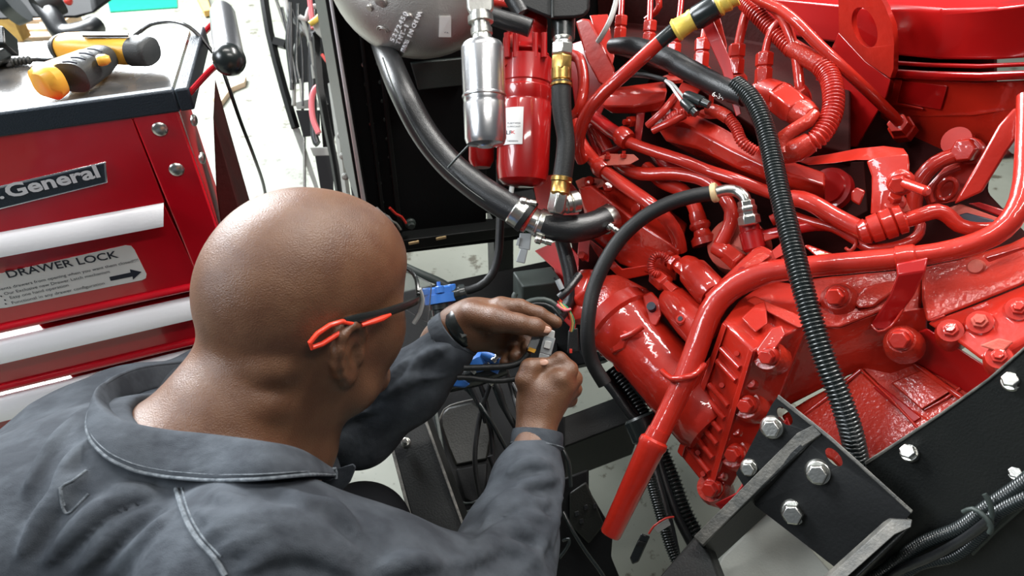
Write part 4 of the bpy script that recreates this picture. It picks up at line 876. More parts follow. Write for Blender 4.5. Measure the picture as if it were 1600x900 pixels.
# raised pads on top
slab('top_pad', [(1158, 497, .066), (1180, 476, .05), (1196, 470, .045), (1200, 505, .07), (1180, 520, .078)], 0.006, 'red', cov, bevel=.002)
slab('top_pad', [(1182, 545, .092), (1206, 512, .078), (1222, 508, .074), (1228, 522, .078), (1210, 548, .088), (1184, 556, .095)], 0.006, 'red', cov, bevel=.002)
slab('top_web', [(1166, 470, .04), (1178, 462, .04), (1262, 498, .06), (1256, 512, .07), (1246, 512, .07)], 0.006, 'cast', cov, bevel=.002)
for x, y, h in ((1201, 556, .080), (1168, 632, .040), (1148, 708, .0), (1113, 762, -.03)):
    Ln('bolt_boss', (x+10, y+5, h-.035), (x-3, y-1, h-.004), [(0, 26), (.6, 26), (1, 22)], 'cast', cov, 20)
    bolt(x, y, h+.004, 12, 'red', cov, (-.62, -.62, .42), flange=1.25)
for x, y, h in ((1172, 598, .055), (1148, 672, .015), (1124, 740, -.02)):
    Ln('scallop', (x+8, y+4, h-.03), (x, y, h), [(0, 11), (.8, 10), (1, 7)], 'red', cov, 14)
# ---- lower right casting
gridp('block_side', [
  [(1235, 440, .0), (1300, 432, .0), (1380, 425, .0), (1440, 418, .0)],
  [(1245, 470, .02), (1300, 478, .02), (1370, 470, .015), (1440, 470, .0)],
  [(1262, 512, .03), (1312, 512, .035), (1380, 486, .02), (1440, 492, .0)],
 ], 0.05, 'cast', en, bevel=.004)
gridp('block_panel', [
  [(1238, 500, .02), (1310, 512, .03), (1372, 488, .018), (1450, 480, .005)],
  [(1222, 620, -.05), (1300, 545, -.005), (1360, 548, -.01), (1448, 560, -.03)],
  [(1220, 640, -.07), (1290, 604, -.05), (1345, 577, -.05), (1420, 620, -.06)]], 0.05, 'red', en, bevel=.003)
slab('cast_ridge', [(1330, 470, .02), (1352, 448, .02), (1385, 440, .015), (1420, 438, .01), (1366, 480, .025), (1340, 482, .03)], 0.02, 'cast', en, bevel=.004)
# smooth side of the block above the shelf
gridp('side_cover', [
  [(1440, 418, .0), (1500, 405, .0), (1580, 380, .0), (1680, 330, .0)],
  [(1440, 470, .012), (1500, 450, .014), (1580, 420, .014), (1680, 370, .014)],
  [(1448, 504, .018), (1510, 480, .02), (1590, 448, .02), (1680, 405, .02)]], 0.04, 'cast', en, bevel=.004)
for x, y in ((1465, 493), (1512, 483), (1558, 468), (1592, 455)): slab('weld_pad', [(x-14, y+6, .024), (x+10, y-3, .024), (x+13, y+1, .024), (x-10, y+10, .024)], 0.005, 'red', en)
# ledge with bosses
gridp('bolt_ledge', [
  [(1448, 505, .02), (1520, 478, .022), (1600, 446, .022), (1690, 410, .02)],
  [(1490, 530, .045), (1550, 505, .048), (1620, 470, .05), (1690, 440, .05)],
  [(1530, 560, .06), (1575, 545, .062), (1620, 520, .062), (1690, 480, .06)],
  [(1562, 577, .055), (1590, 560, .055), (1640, 540, .055), (1690, 520, .05)]], 0.03, 'red', en, bevel=.004)
for x, y, h in ((1485, 515, .045), (1531, 502, .052), (1592, 481, .055), (1561, 557, .07), (1628, 462, .05)):
    Ln('boss', (x+2, y+13, h-.03), (x, y+1, h), [(0, 23), (.7, 22), (1, 18)], 'red', en, 24)
    Ln('hex_plug', (x, y+3, h-.004), (x-1, y-4, h+.008), [(0, 12), (.7, 12), (.72, 8), (1, 7.5)], 'dust' if x == 1531 else 'red', en, 6, bevel=.0006)
slab('polished_patch', [(1530, 540, .072), (1560, 528, .07), (1584, 534, .07), (1566, 552, .072)], 0.004, 'dust', en)
gridp('sump_wall', [
  [(1448, 512, .018), (1500, 545, .03), (1562, 585, .045)],
  [(1430, 520, .0), (1490, 570, .005), (1545, 610, .025)],
  [(1418, 560, -.03), (1470, 590, -.015), (1532, 628, .01)]], 0.03, 'filt', en, bevel=.003)
# oil pan steps, running along the engine
gridp('oil_pan', [
  [(1345, 576, -.045), (1385, 560, -.045), (1420, 556, -.04), (1445, 560, -.035)],
  [(1372, 604, -.032), (1402, 590, -.032), (1440, 575, -.030), (1482, 590, -.015)],
  [(1420, 642, -.010), (1450, 625, -.010), (1480, 606, -.008), (1530, 624, .012)],
  [(1470, 700, .010), (1510, 672, .012), (1545, 645, .014), (1600, 655, .028)]], 0.04, 'cast', en, bevel=.004, label='pebbled red oil pan')
gridp('oil_pan_step', [
  [(1220, 650, -.065), (1260, 625, -.058), (1310, 598, -.05), (1342, 578, -.04)],
  [(1250, 690, -.045), (1300, 655, -.038), (1350, 622, -.032), (1376, 606, -.026)],
  [(1300, 720, -.025), (1340, 700, -.018), (1390, 660, -.012), (1430, 640, -.008)],
  [(1350, 770, -.005), (1400, 740, .005), (1450, 700, .012), (1490, 680, .014)]], 0.05, 'cast', en, bevel=.004, label='pebbled red oil pan floor')
T('pan_bead', [(1240, 660, -.055), (1290, 622, -.046), (1345, 578, -.038)], 3, 'red', en)
T('pan_bead', [(1345, 577, -.04), (1400, 632, -.012), (1462, 700, .012)], 2.2, 'red', en)
T('pan_bead', [(1430, 570, -.03), (1480, 606, -.004), (1525, 636, .015)], 5, 'red', en)
T('pan_bead', [(1445, 640, -.006), (1478, 622, -.002), (1500, 606, .0)], 2.5, 'red', en)
slab('pan_channel', [(1364, 606, -.028), (1374, 600, -.028), (1440, 652, .0), (1428, 660, .0)], 0.004, 'filt', en)
gridp('pan_pad', [[(1392, 598, -.022), (1440, 578, -.02)], [(1440, 640, .0), (1484, 612, .002)]], .01, 'cast', en, bevel=.002)
for x, y, h, r in ((1307, 463, .035, 14), (1407, 530, .04, 15)):
    Ln('boss', (x+6, y+10, h-.03), (x+1, y+1, h-.002), [(0, 30), (.6, 27), (1, 20)], 'cast', en, 24); bolt(x, y, h+.006, r, 'red', en, (-.6, -.6, .45), flange=1.2)
Ln('cover_boss', (1530, 424, -.01), (1524, 416, .012), [(0, 16), (.8, 13), (1, 10)], 'dust', en, 20)
slab('edge_rail', [(1538, 402, .035), (1600, 384, .04), (1620, 372, .04), (1620, 382, .04), (1545, 410, .036)], 0.01, 'red', en)
slab('bright_tab', [(1256, 384, .01), (1262, 382, .01), (1306, 398, .012), (1304, 406, .012), (1280, 406, .014), (1272, 398, .012)], 0.01, 'red', en)
slab('bright_tab', [(1280, 396, .016), (1302, 396, .016), (1306, 402, .018), (1280, 404, .018)], 0.003, 'cream', en)
# red stubs peeping below the mount
slab('bell_edge', [(1115, 788, .03), (1150, 770, .03), (1230, 650, .0), (1250, 700, .0), (1180, 790, .0), (1130, 800, .0)], 0.04, 'filt', en)

# ================================================================= filters, canister, hoses on the left of the engine
of = thing('oil_filter', 'glossy red spin-on oil filter with a white label hanging left of the brass fitting', 'filter', P(818, 290, 1.24))
FD = lambda x, y, h=0.0: P(x, y, 1.24-h)
Ln('filter_can', (822, 92, 0), (816, 292, 0), [(0, 38), (.01, 41), (.20, 41.5), (.21, 40), (.235, 40), (.245, 42), (.33, 42), (.34, 41), (.36, 41), (.37, 42), (.86, 41), (.95, 38), (.985, 30), (1, 16)], 'filt', of, 40, base=FD)
lab = []
c0, c1_ = FD(819, 178), FD(817, 234); axd = (c1_-c0).normalized(); R = 42.3*1.24/FPX
sv = axd.cross(FW).normalized()
rows = []
for t in (0, 1):
    c = c0.lerp(c1_, t); rows.append([c+(sv*math.cos(a)-FW*math.sin(a))*R*1.006 for a in [math.radians(92+i*7) for i in range(12)]])
if proj(rows[0][-1])[0] > proj(rows[0][0])[0]:
    rows = []
    for t in (0, 1):
        c = c0.lerp(c1_, t); rows.append([c+(-sv*math.cos(a)-FW*math.sin(a))*R*1.006 for a in [math.radians(92+i*7) for i in range(12)]])
lb = MB().grid(rows, FW*0.0006).build('label', 'white', of, ang=80)
def lt(s, x, y, w, h, mt): return text('label_print', s, P(x, y, 1.24-R*1.25), RT, UP, h*1.2/FPX, mt, of, w*1.2/FPX, 0.0004, 0.02)
lt('FLEETWISE', 793, 194, 20, 3, 'ink'); lt('LUBRICANT', 793, 199, 20, 2.5, 'ink'); lt('LF', 791, 210, 9, 6, 'ink'); lt('K', 799, 209, 6, 5, 'redink'); lt('14000NN', 793, 222, 16, 3, 'ink')
Ln('filter_head', (824, 36, -.02), (822, 94, 0), [(0, 34), (.3, 34), (.32, 28), (.8, 30), (1, 40)], 'filt', of, 8, base=FD, bevel=.004)
for x in (792, 806, 836, 850): Ln('head_rib', (x, 52, .04), (x, 90, .04), [(0, 5), (1, 5)], 'filt', of, 10, base=FD)
slab('head_bracket', [(786, 58, .03), (808, 50, .03), (802, 92, .035), (790, 104, .035), (786, 104, .035)], 0.02, 'red', of, base=FD)
tag(Ln('red_bowl', (752, 205, 0), (752, 262, 0), [(0, 20), (.8, 20), (1, 14)], 'filt', None, 28, base=lambda x, y, h=0: P(x, y, 1.30)), 'dark red bowl hanging below the silver canister', 'bowl')
can = thing('silver_canister', 'brushed silver cylindrical canister with a rolled seam left of the oil filter', 'canister', P(758, 230, 1.08))
CD = lambda x, y, h=0.0: P(x, y, 1.08-h)
Ln('canister_body', (754, 66, 0), (759, 230, 0), [(0, 24), (.015, 30), (.05, 33.5), (.075, 34), (.50, 33.3), (.51, 35), (.525, 35), (.535, 33), (.57, 33), (.58, 32.4), (.60, 33.2), (.92, 32.6), (.97, 29.5), (.985, 15), (1, 12)], 'chrome', can, 48, base=CD)
Ln('fitting', (750, 20, 0), (754, 68, 0), [(0, 17), (.1, 17), (.12, 20), (.32, 20), (.34, 15), (.5, 15), (.52, 17), (.7, 17), (.72, 15), (.86, 16), (.9, 20), (.97, 20), (1, 17)], 'steel', can, 24, base=CD)
slab('port_block', [(728, -30, .0), (770, -30, .0), (772, 14, .0), (764, 24, .0), (734, 24, .0), (729, 12, .0)], 0.03, 'steel', can, base=CD, bevel=.004)
T('wire_clip', [(735, 66, .015), (742, 69, .018), (752, 70, .02), (764, 68, .018), (772, 62, .01)], 2.2, 'steel', can, base=CD, n=8)
T('bracket_rod', [(700, 262, -.05), (722, 238, -.03), (740, 220, -.02)], 1.8, 'dgrey', can, base=CD, n=8)
# black housing, top centre
bh = thing('black_housing', 'black moulded housing at the top edge above the brass fitting', 'housing', P(860, 20, 1.22))
HD = lambda x, y, h=0.0: P(x, y, 1.2-h)
slab('housing_body', [(803, -50, 0), (921, -50, 0), (922, 16, 0), (914, 26, 0), (898, 29, 0), (862, 30, 0), (845, 24, 0), (812, 10, 0), (802, 2, 0)], 0.09, 'rubm', bh, base=HD, bevel=.006)
T('housing_ridge', [(863, -40, .003), (863, 0, .004), (863, 28, .003)], 2.5, 'conduit', bh, base=HD, n=8)
Ln('port', (880, 24, -.03), (880, 62, -.03), [(0, 19), (1, 18)], 'conduit', bh, 28, base=HD)
Ln('side_port', (800, -6, -.01), (816, 22, -.01), [(0, 14), (1, 13)], 'rub', bh, 20, base=HD)
T('short_hose', [(764, 24, .0), (790, 32, .0), (812, 38, .0), (829, 44, .0)], 14, 'rub', bh, base=lambda x, y, h=0: P(x, y, 1.16), n=22)
T('top_pipe', [(768, 2, 0), (795, 6, 0), (808, 8, 0)], 6, 'red', bh, base=lambda x, y, h=0: P(x, y, 1.24), n=14)
# vertical fuel hose with fittings
vh = thing('vertical_hose', 'thick black hose hanging from a hexagonal steel and brass fitting', 'hose', P(880, 300, 1.13))
HV = lambda x, y, h=0.0: P(x, y, 1.14-h)
Ln('threaded_neck', (879, 58, 0), (879, 72, 0), [(0, 14), (.3, 14.5), (.5, 13.5), (.7, 14.5), (1, 14)], 'steel', vh, 24, base=HV)
Ln('steel_nut', (879, 68, 0), (878, 88, 0), [(0, 16), (.1, 18), (.9, 18), (1, 15)], 'steel', vh, 6, base=HV, bevel=.001)
Ln('brass_nut', (878, 88, 0), (877, 112, 0), [(0, 16), (.1, 17.5), (.9, 17.5), (1, 16)], 'brass', vh, 6, base=HV, bevel=.001)
Ln('brass_ferrule', (877, 108, 0), (877, 136, 0), [(0, 16), (.6, 16), (.66, 14), (.78, 14), (.82, 17.5), (.95, 17.5), (1, 15)], 'brass', vh, 28, base=HV)
T('hose', [(877, 128, 0), (877, 160, 0), (880, 190, 0), (884, 215, 0), (883, 245, 0), (878, 282, 0)], [15.5, 15.5, 14.5, 14, 15, 15.5], 'rubm', vh, base=HV, n=28)
Ln('brass_ferrule', (878, 276, 0), (874, 306, 0), [(0, 15), (.05, 17), (.25, 17), (.3, 15), (.8, 15), (.85, 16), (1, 14)], 'brass', vh, 28, base=HV)
Ln('steel_elbow', (875, 300, 0), (868, 334, 0), [(0, 13), (.1, 16), (.8, 16), (1, 12)], 'steel', vh, 6, base=HV, bevel=.002)
Ln('steel_elbow', (868, 322, -.01), (903, 314, -.02), [(0, 13), (.4, 14), (.45, 16), (.6, 16), (.65, 14), (.7, 17), (1, 17)], 'steel', vh, 28, base=HV)
# big coolant hose with clamps
bh2 = thing('coolant_hose', 'thick black rubber coolant hose curving down from the grey casing to the clamps', 'hose', P(700, 250, 1.15))
T('hose', [(584, 20, -.22), (598, 66, -.14), (612, 104, -.05), (632, 150, 0), (662, 206, 0), (700, 254, .0), (740, 288, .01), (780, 315, .02), (815, 334, .03)], [19, 19, 20, 21, 21.5, 22, 22.5, 23, 23], 'rub', bh2, base=lambda x, y, h=0: P(x, y, 1.22-h), n=32)
T('mould_line', [(598, 90, .017), (612, 130, .017), (634, 178, .017), (668, 234, .017), (708, 276, .017), (755, 312, .017), (800, 335, .02)], 1.2, 'dgrey', bh2, base=lambda x, y, h=0: P(x, y, 1.20-h), n=6)
CP_ = lambda x, y, h=0.0: P(x, y, 1.19-h)
Ln('hose_clamp', (803, 326, 0), (820, 338, 0), [(0, 23.5), (.1, 25), (.9, 25), (1, 23.5)], 'steel', bh2, 32, base=CP_)
Ln('hose_clamp', (818, 335, 0), (826, 341, 0), [(0, 24), (.1, 27), (.9, 27), (1, 24)], 'rubm', bh2, 32, base=CP_)
Ln('red_ring', (823, 339, 0), (830, 343, 0), [(0, 23), (.2, 24), (.8, 24), (1, 21)], 'red', bh2, 32, base=CP_)
Ln('coupling', (826, 341, 0), (850, 352, 0), [(0, 20), (.5, 20), (.55, 22), (1, 22)], 'steel', bh2, 28, base=CP_)
Ln('hose_clamp', (840, 347, .005), (858, 354, .005), [(0, 22), (.1, 23.5), (.9, 23.5), (1, 22)], 'steel', bh2, 32, base=CP_)
T('hose', [(848, 350, .0), (868, 356, .0), (895, 358, .0), (925, 352, -.01), (948, 342, -.02)], [20, 21, 22, 21, 20], 'rub', bh2, base=lambda x, y, h=0: P(x, y, 1.18-h), n=32)
Ln('hose_clamp', (941, 347, -.02), (957, 338, -.03), [(0, 21), (.1, 22.5), (.9, 22.5), (1, 20)], 'steel', bh2, 28, base=lambda x, y, h=0: P(x, y, 1.18-h))
for x0, y0, x1, y1 in ((812, 314, 838, 318), (836, 373, 862, 379), (950, 352, 966, 362)):
    Ln('clamp_screw', (x0, y0, .02), (x1, y1, .02), [(0, 5), (.1, 7), (.35, 7), (.4, 4.5), (.6, 4.5), (.62, 5.5), (1, 5)], 'steel', bh2, 12, base=CP_)
Ln('thread_stub', (800, 292, 0), (797, 312, 0), [(0, 4), (1, 4)], 'wgrey', bh2, 12, base=CP_)
slab('rubber_block', [(800, 300, .0), (834, 294, .0), (838, 312, .0), (812, 318, .0)], 0.02, 'rubm', bh2, base=lambda x, y, h=0: P(x, y, 1.23))
gc = thing('grey_plug', 'grey two-part electrical plug dangling under the coolant hose clamp', 'connector', CP_(820, 410))
slab('plug_body', [(812, 364, .0), (831, 364, .0), (828, 391, .0), (810, 388, .0)], 0.014, 'grey', gc, base=CP_, bevel=.0015)
slab('plug_tail', [(813, 388, .0), (825, 390, .0), (820, 412, .0), (806, 409, .0)], 0.01, 'grey', gc, base=CP_, bevel=.0015)
slab('plug_rib', [(809, 372, .004), (813, 371, .004), (811, 384, .004), (806, 383, .004)], 0.006, 'grey', gc, base=CP_, bevel=.0005)
T('wire', [(823, 364, -.005), (822, 355, -.01), (815, 345, -.02)], 2, 'wgrn', gc, base=CP_, n=8)
# two thinner hoses behind
tag(T('rubber_hose', [(781, 250, 0), (782, 300, 0), (781, 360, 0), (778, 400, 0), (768, 430, 0), (748, 448, 0), (722, 455, 0), (700, 452, 0)], [6.5]*8, 'rubm', None, n=14, base=lambda x, y, h=0: P(x, y, 1.32)), 'thin black hose dropping from the red bowl to the blue cap', 'hose')
tag(T('rubber_hose', [(610, 405, 0), (635, 418, 0), (662, 430, 0), (690, 442, 0), (720, 462, 0)], 6.5, 'dgrey', None, n=14, base=lambda x, y, h=0: P(x, y, 1.36)), 'thin grey hose running from behind the head to the blue cap', 'hose')
tag(T('rubber_hose', [(877, 375, 0), (886, 405, 0), (893, 440, 0), (890, 470, 0), (872, 498, 0)], [11, 12, 12, 10, 9], 'rub', None, n=16, base=lambda x, y, h=0: P(x, y, 1.24)), 'short ribbed black hose hanging under the coolant hose bend', 'hose')
# black fuel hose in front of the cooler with the steel elbow
fh = thing('fuel_hose', 'smooth black hose arching to a cream ring and a steel elbow', 'hose', E(925, 600, .05))
T('hose', [(1118, 301, .04), (1085, 306, .05), (1045, 318, .06), (1005, 340, .07), (970, 372, .075), (945, 410, .08), (928, 450, .08), (920, 490, .08), (918, 530, .07), (925, 565, .05), (945, 600, .03)], 11.5, 'rubm', fh, n=24)
Ln('cream_ring', (1112, 302, .04), (1121, 300, .04), [(0, 14), (.2, 15.5), (.8, 15.5), (1, 14)], 'cream', fh, 28)
T('steel_elbow', [(1118, 301, .04), (1135, 297, .035), (1152, 299, .03), (1163, 308, .03), (1167, 322, .025)], 9, 'steel', fh, n=20)
Ln('elbow_nut', (1165, 312, .027), (1172, 352, .015), [(0, 9), (.05, 13), (.25, 13), (.3, 15), (.42, 15), (.45, 14), (.6, 14), (.65, 17), (.95, 17), (1, 13)], 'steel', fh, 6, bevel=.001)
# black loom: braided part then corrugated conduit
lm = thing('wiring_loom', 'long black corrugated conduit running down over the whole red engine', 'conduit', E(1250, 430, .1))
T('braided_sleeve', [(958, 72, -.03), (985, 72, .0), (1015, 80, .02), (1055, 98, .03), (1095, 120, .03), (1135, 140, .04), (1165, 152, .05)], [12, 14, 16, 17, 17, 17, 15], 'rub', lm, n=24)
T('corrugated_conduit', [(1150, 132, .05), (1172, 152, .06), (1190, 185, .07), (1203, 230, .08), (1218, 300, .10), (1235, 370, .12), (1252, 440, .13), (1270, 505, .13), (1290, 565, .125), (1312, 620, .115), (1330, 675, .10), (1342, 730, .08)], 16.5, 'conduit', lm, corr=6.3, n=24, depth=.2)
text('sleeve_print', '6-34', E(1112, 150, .058), RT*.9-UP*.35, UP*.9+RT*.3, 0.008, 'white', lm)
lw = thing('sensor_lead', 'thin black lead splitting into two small plugs on the red engine', 'lead', E(1060, 150, .06))
T('lead', [(975, 122, -.03), (985, 117, .0), (1010, 118, .04), (1040, 125, .05)], 4, 'rubm', lw)
T('core_wire', [(1038, 125, .05), (1050, 130, .055), (1060, 142, .06), (1070, 154, .06)], 2.2, 'wgrey', lw, n=8)
T('core_wire', [(1038, 125, .05), (1048, 134, .055), (1056, 146, .06), (1066, 160, .06)], 2.2, 'white', lw, n=8)
Ln('plug', (1070, 148, .06), (1108, 164, .06), [(0, 6), (.1, 8), (.7, 9), (.75, 7), (1, 6)], 'conduit', lw, 14)
Ln('plug', (1066, 158, .065), (1088, 178, .065), [(0, 5), (.1, 7), (.7, 8), (.75, 6), (1, 6)], 'conduit', lw, 14)
# dipstick with yellow handle
dp = thing('dipstick', 'red dipstick tube ending in a black and yellow grip at the top', 'dipstick', E(1000, 120, .09))
T('dipstick_tube', [(1034, 62, .09), (1010, 84, .09), (975, 116, .09), (940, 148, .085), (918, 176, .075), (906, 205, .06), (903, 232, .03), (910, 250, .0)], 10.5, 'red', dp, n=24)
Ln('black_neck', (1030, 66, .09), (1060, 42, .09), [(0, 11.5), (.9, 12), (1, 11)], 'conduit', dp, 24)
Ln('yellow_collar', (1054, 49, .09), (1088, 27, .09), [(0, 16), (.12, 19), (.2, 17), (.7, 15.5), (.8, 17), (1, 16)], 'lemon', dp, 20)
Ln('black_grip', (1084, 31, .09), (1122, 8, .09), [(0, 17), (.1, 19), (.9, 19), (1, 16)], 'conduit', dp, 28)
Ln('yellow_grip_end', (1118, 10, .09), (1150, -8, .09), [(0, 17), (.2, 19), (.3, 16), (.6, 18), (.7, 15), (1, 17)], 'lemon', dp, 24)
for i in range(5): a_ = i*1.25; 
tag(T('grey_cable', [(966, -20, -.02), (962, 5, -.02), (954, 30, -.015), (944, 50, -.02), (934, 66, -.03)], 4.2, 'wgrey', None, n=12), 'pale grey cable coming down from the top edge onto the red bracket', 'cable')

# ================================================================= grey cast casing, top centre left
dome = thing('grey_casing', 'silver grey domed cast casing with raised part numbers at the top', 'casing', P(660, 90, 1.2))
DC = P(655, -66, 1.30); ex = px2m(148, DC)
mb = MB(); mb.ball(DC, 1.0, 64, (ex*1.0, ex*.62, ex*1.05), (RT, FW, UP)); mb.build('casing_body', 'alu', dome, ang=80)
def surf(x, y):   # point on the casing under a pixel
    r = ray(x, y); o = CAM-DC; a_ = V((r.dot(RT)/(ex), r.dot(FW)/(ex*.62), r.dot(UP)/(ex*1.05))); b_ = V((o.dot(RT)/ex, o.dot(FW)/(ex*.62), o.dot(UP)/(ex*1.05)))
    A_, B_, C_ = a_.dot(a_), 2*a_.dot(b_), b_.dot(b_)-1; D_ = B_*B_-4*A_*C_
    t = (-B_-math.sqrt(max(D_, 0)))/(2*A_); return CAM+r*t
for s, x, y in (('5272450', 616, 65), ('THT-1', 625, 69), ('MADE IN CHINA', 632, 81)):
    # letters placed one by one on the curved face
    for i, ch_ in enumerate(s):
        if ch_ == ' ': continue
        hx, hy = (x+i*3.3*1.0, y-i*6.6) if s != 'MADE IN CHINA' else (x+i*2.1, y-i*4.6)
        p = surf(hx, hy); q = surf(hx+2.3, hy-6.2); r_ = surf(hx-6, hy-2.5)
        text('raised_letter', ch_, p-(p-DC).normalized()*0.0006, q-p, r_-p, px2m(9 if s != 'MADE IN CHINA' else 8, p)*.8, 'handle', dome, ext=0.0012, bold=.03, deep=0.002)
for rr_ in (9.5, 6): 
    c = surf(598, 48); mb = MB(); k = px2m(rr_, c); nn_ = (c-DC).normalized(); _, a_, b2 = frame(nn_)
    mb.tube([c+(a_*math.cos(t)+b2*math.sin(t))*k for t in [2*math.pi*i/20 for i in range(20)]], 0.0012, 6, closed=True); mb.build('cast_emblem', 'alu', dome)
for (x, y, r_) in ((595, 4, 10), (578, 12, 6), (640, 26, 5)):
    c = surf(x, y); nn_ = (c-DC).normalized(); k = px2m(r_, c)
    MB().lathe(c-nn_*.004, c+nn_*.003, [(0, k), (.8, k), (1, k*.8)], 18).build('cast_boss', 'alu', dome)
a_, b_, c_, d_ = surf(687, 27), surf(705, 27), surf(705, 59), surf(686, 59)
lb = MB().prism([p-(FW)*0.0035 for p in (a_, b_, c_, d_)], FW*0.003).build('sticker', 'white', dome, label='small white sticker')
text('sticker_print', '5272450', surf(697, 53)-FW*.0042, UP, -RT, px2m(2.6, c_), 'ink', dome, px2m(12, c_), .0003, .02)
text('sticker_print', 'F 04120', surf(701, 53)-FW*.0042, UP, -RT, px2m(2.6, c_), 'ink', dome, px2m(12, c_), .0003, .02)
# ================================================================= signed-distance modelling for the figure
class SDF:
    def __init__(s, lo, hi, vox):
        s.lo = np.array(lo, np.float32); s.vox = vox; s.n = np.ceil((np.array(hi)-np.array(lo))/vox).astype(int)+1
        s.F = np.full(s.n, 0.05, np.float32)
    def _sub(s, pts, rad):
        p = np.array([list(q) for q in pts], np.float32); a = ((p.min(0)-rad-s.lo)/s.vox).astype(int); b_ = ((p.max(0)+rad-s.lo)/s.vox).astype(int)+2
        a = np.clip(a, 0, s.n); b_ = np.clip(b_, 0, s.n); sl = tuple(slice(i, j) for i, j in zip(a, b_))
        ax = [s.lo[i]+np.arange(a[i], b_[i], dtype=np.float32)*s.vox for i in range(3)]
        return sl, np.meshgrid(*ax, indexing='ij', sparse=True)
    def _mix(s, sl, d, k, op):
        f = s.F[sl]
        if d.size == 0: return
        if op == 'add':
            h = np.clip(0.5+0.5*(f-d)/k, 0, 1); s.F[sl] = f*(1-h)+d*h-k*h*(1-h)
        else:
            h = np.clip(0.5-0.5*(f+d)/k, 0, 1); s.F[sl] = f*(1-h)-d*h+k*h*(1-h)
    def cap(s, a, b_, r0, r1, k=0.01, op='add'):
        a, b_ = V(a), V(b_); m = max(r0, r1)+k+4*s.vox+0.01; sl, (X, Y, Z) = s._sub([a, b_], m); d = b_-a; L2 = max(d.length_squared, 1e-12)
        t = np.clip(((X-a.x)*d.x+(Y-a.y)*d.y+(Z-a.z)*d.z)/L2, 0, 1)
        D = np.sqrt((X-a.x-t*d.x)**2+(Y-a.y-t*d.y)**2+(Z-a.z-t*d.z)**2)-(r0+(r1-r0)*t); s._mix(sl, D, k, op)
    def chain(s, pts, rs, k=0.01, op='add'):
        for i in range(len(pts)-1): s.cap(pts[i], pts[i+1], rs[i], rs[i+1], k, op)
    def ell(s, c, ax, r, k=0.01, op='add'):
        c = V(c); m = max(r)+k+4*s.vox+0.01; sl, (X, Y, Z) = s._sub([c], m); X, Y, Z = X-c.x, Y-c.y, Z-c.z
        q = [(X*a.x+Y*a.y+Z*a.z) for a in ax]
        k0 = np.sqrt(sum((qq/rr)**2 for qq, rr in zip(q, r))); k1 = np.sqrt(sum((qq/rr**2)**2 for qq, rr in zip(q, r)))+1e-6
        s._mix(sl, k0*(k0-1)/k1, k, op)
    def mesh(s, name, mt, parent, smooth_iter=1):
        F = s.F; n = F.shape; neg = F < 0
        e = neg[:-1, :-1, :-1].astype(np.int8)
        cnt = sum(neg[i:n[0]-1+i, j:n[1]-1+j, k:n[2]-1+k].astype(np.int8) for i in (0, 1) for j in (0, 1) for k in (0, 1))
        I = np.argwhere((cnt > 0) & (cnt < 8)); ids = np.full([q-1 for q in n], -1, np.int32); ids[tuple(I.T)] = np.arange(len(I))
        acc = np.zeros((len(I), 3)); num = np.zeros(len(I))
        cor = [(i, j, k) for i in (0, 1) for j in (0, 1) for k in (0, 1)]
        val = {c: F[I[:, 0]+c[0], I[:, 1]+c[1], I[:, 2]+c[2]] for c in cor}
        for c in cor:
            for a in range(3):
                if c[a] == 0:
                    c2 = list(c); c2[a] = 1; c2 = tuple(c2); v0, v1 = val[c], val[c2]; m = (v0 < 0) != (v1 < 0)
                    t = np.where(m, v0/(v0-v1+1e-12), 0); p = np.tile(np.array(c, float), (len(I), 1)); p[:, a] += t
                    acc[m] += p[m]; num[m] += 1
        vs = (I+acc/num[:, None])*s.vox+s.lo
        fs = []
        for a in range(3):
            sh = [slice(None)]*3; s0 = list(sh); s1 = list(sh); s0[a] = slice(0, n[a]-1); s1[a] = slice(1, n[a])
            A, B = neg[tuple(s0)], neg[tuple(s1)]; E_ = np.argwhere(A != B); b1, b2 = (a+1) % 3, (a+2) % 3
            ok = (E_[:, b1] > 0) & (E_[:, b2] > 0) & (E_[:, b1] < n[b1]-1) & (E_[:, b2] < n[b2]-1); E_ = E_[ok]
            def g(o1, o2):
                q = E_.copy(); q[:, b1] -= o1; q[:, b2] -= o2; return ids[tuple(q.T)]
            Q = np.stack([g(1, 1), g(0, 1), g(0, 0), g(1, 0)], 1); fl = A[tuple(E_.T)]; Q[~fl] = Q[~fl][:, ::-1]; fs.append(Q)
        fs = np.concatenate(fs); fs = fs[(fs >= 0).all(1)]
        # a few Laplacian passes
        for _ in range(smooth_iter):
            sm_ = np.zeros_like(vs); c_ = np.zeros(len(vs))
            for i in range(4):
                for j in (1, 3): np.add.at(sm_, fs[:, i], vs[fs[:, (i+j) % 4]]); np.add.at(c_, fs[:, i], 1)
            vs = vs*0.5+0.5*sm_/np.maximum(c_, 1)[:, None]
        c0 = vs.mean(0); me = bpy.data.meshes.new(name); me.vertices.add(len(vs)); me.vertices.foreach_set('co', (vs-c0).astype(np.float32).ravel())
        me.loops.add(len(fs)*4); me.loops.foreach_set('vertex_index', fs.astype(np.int32).ravel()); me.polygons.add(len(fs))
        me.polygons.foreach_set('loop_start', np.arange(0, len(fs)*4, 4, dtype=np.int32)); me.polygons.foreach_set('use_smooth', [True]*len(fs))
        me.update(calc_edges=True); me.validate()
        s.vs, s.fs = vs, fs
        return link_obj(name, me, mt, parent, 0, V(c0))
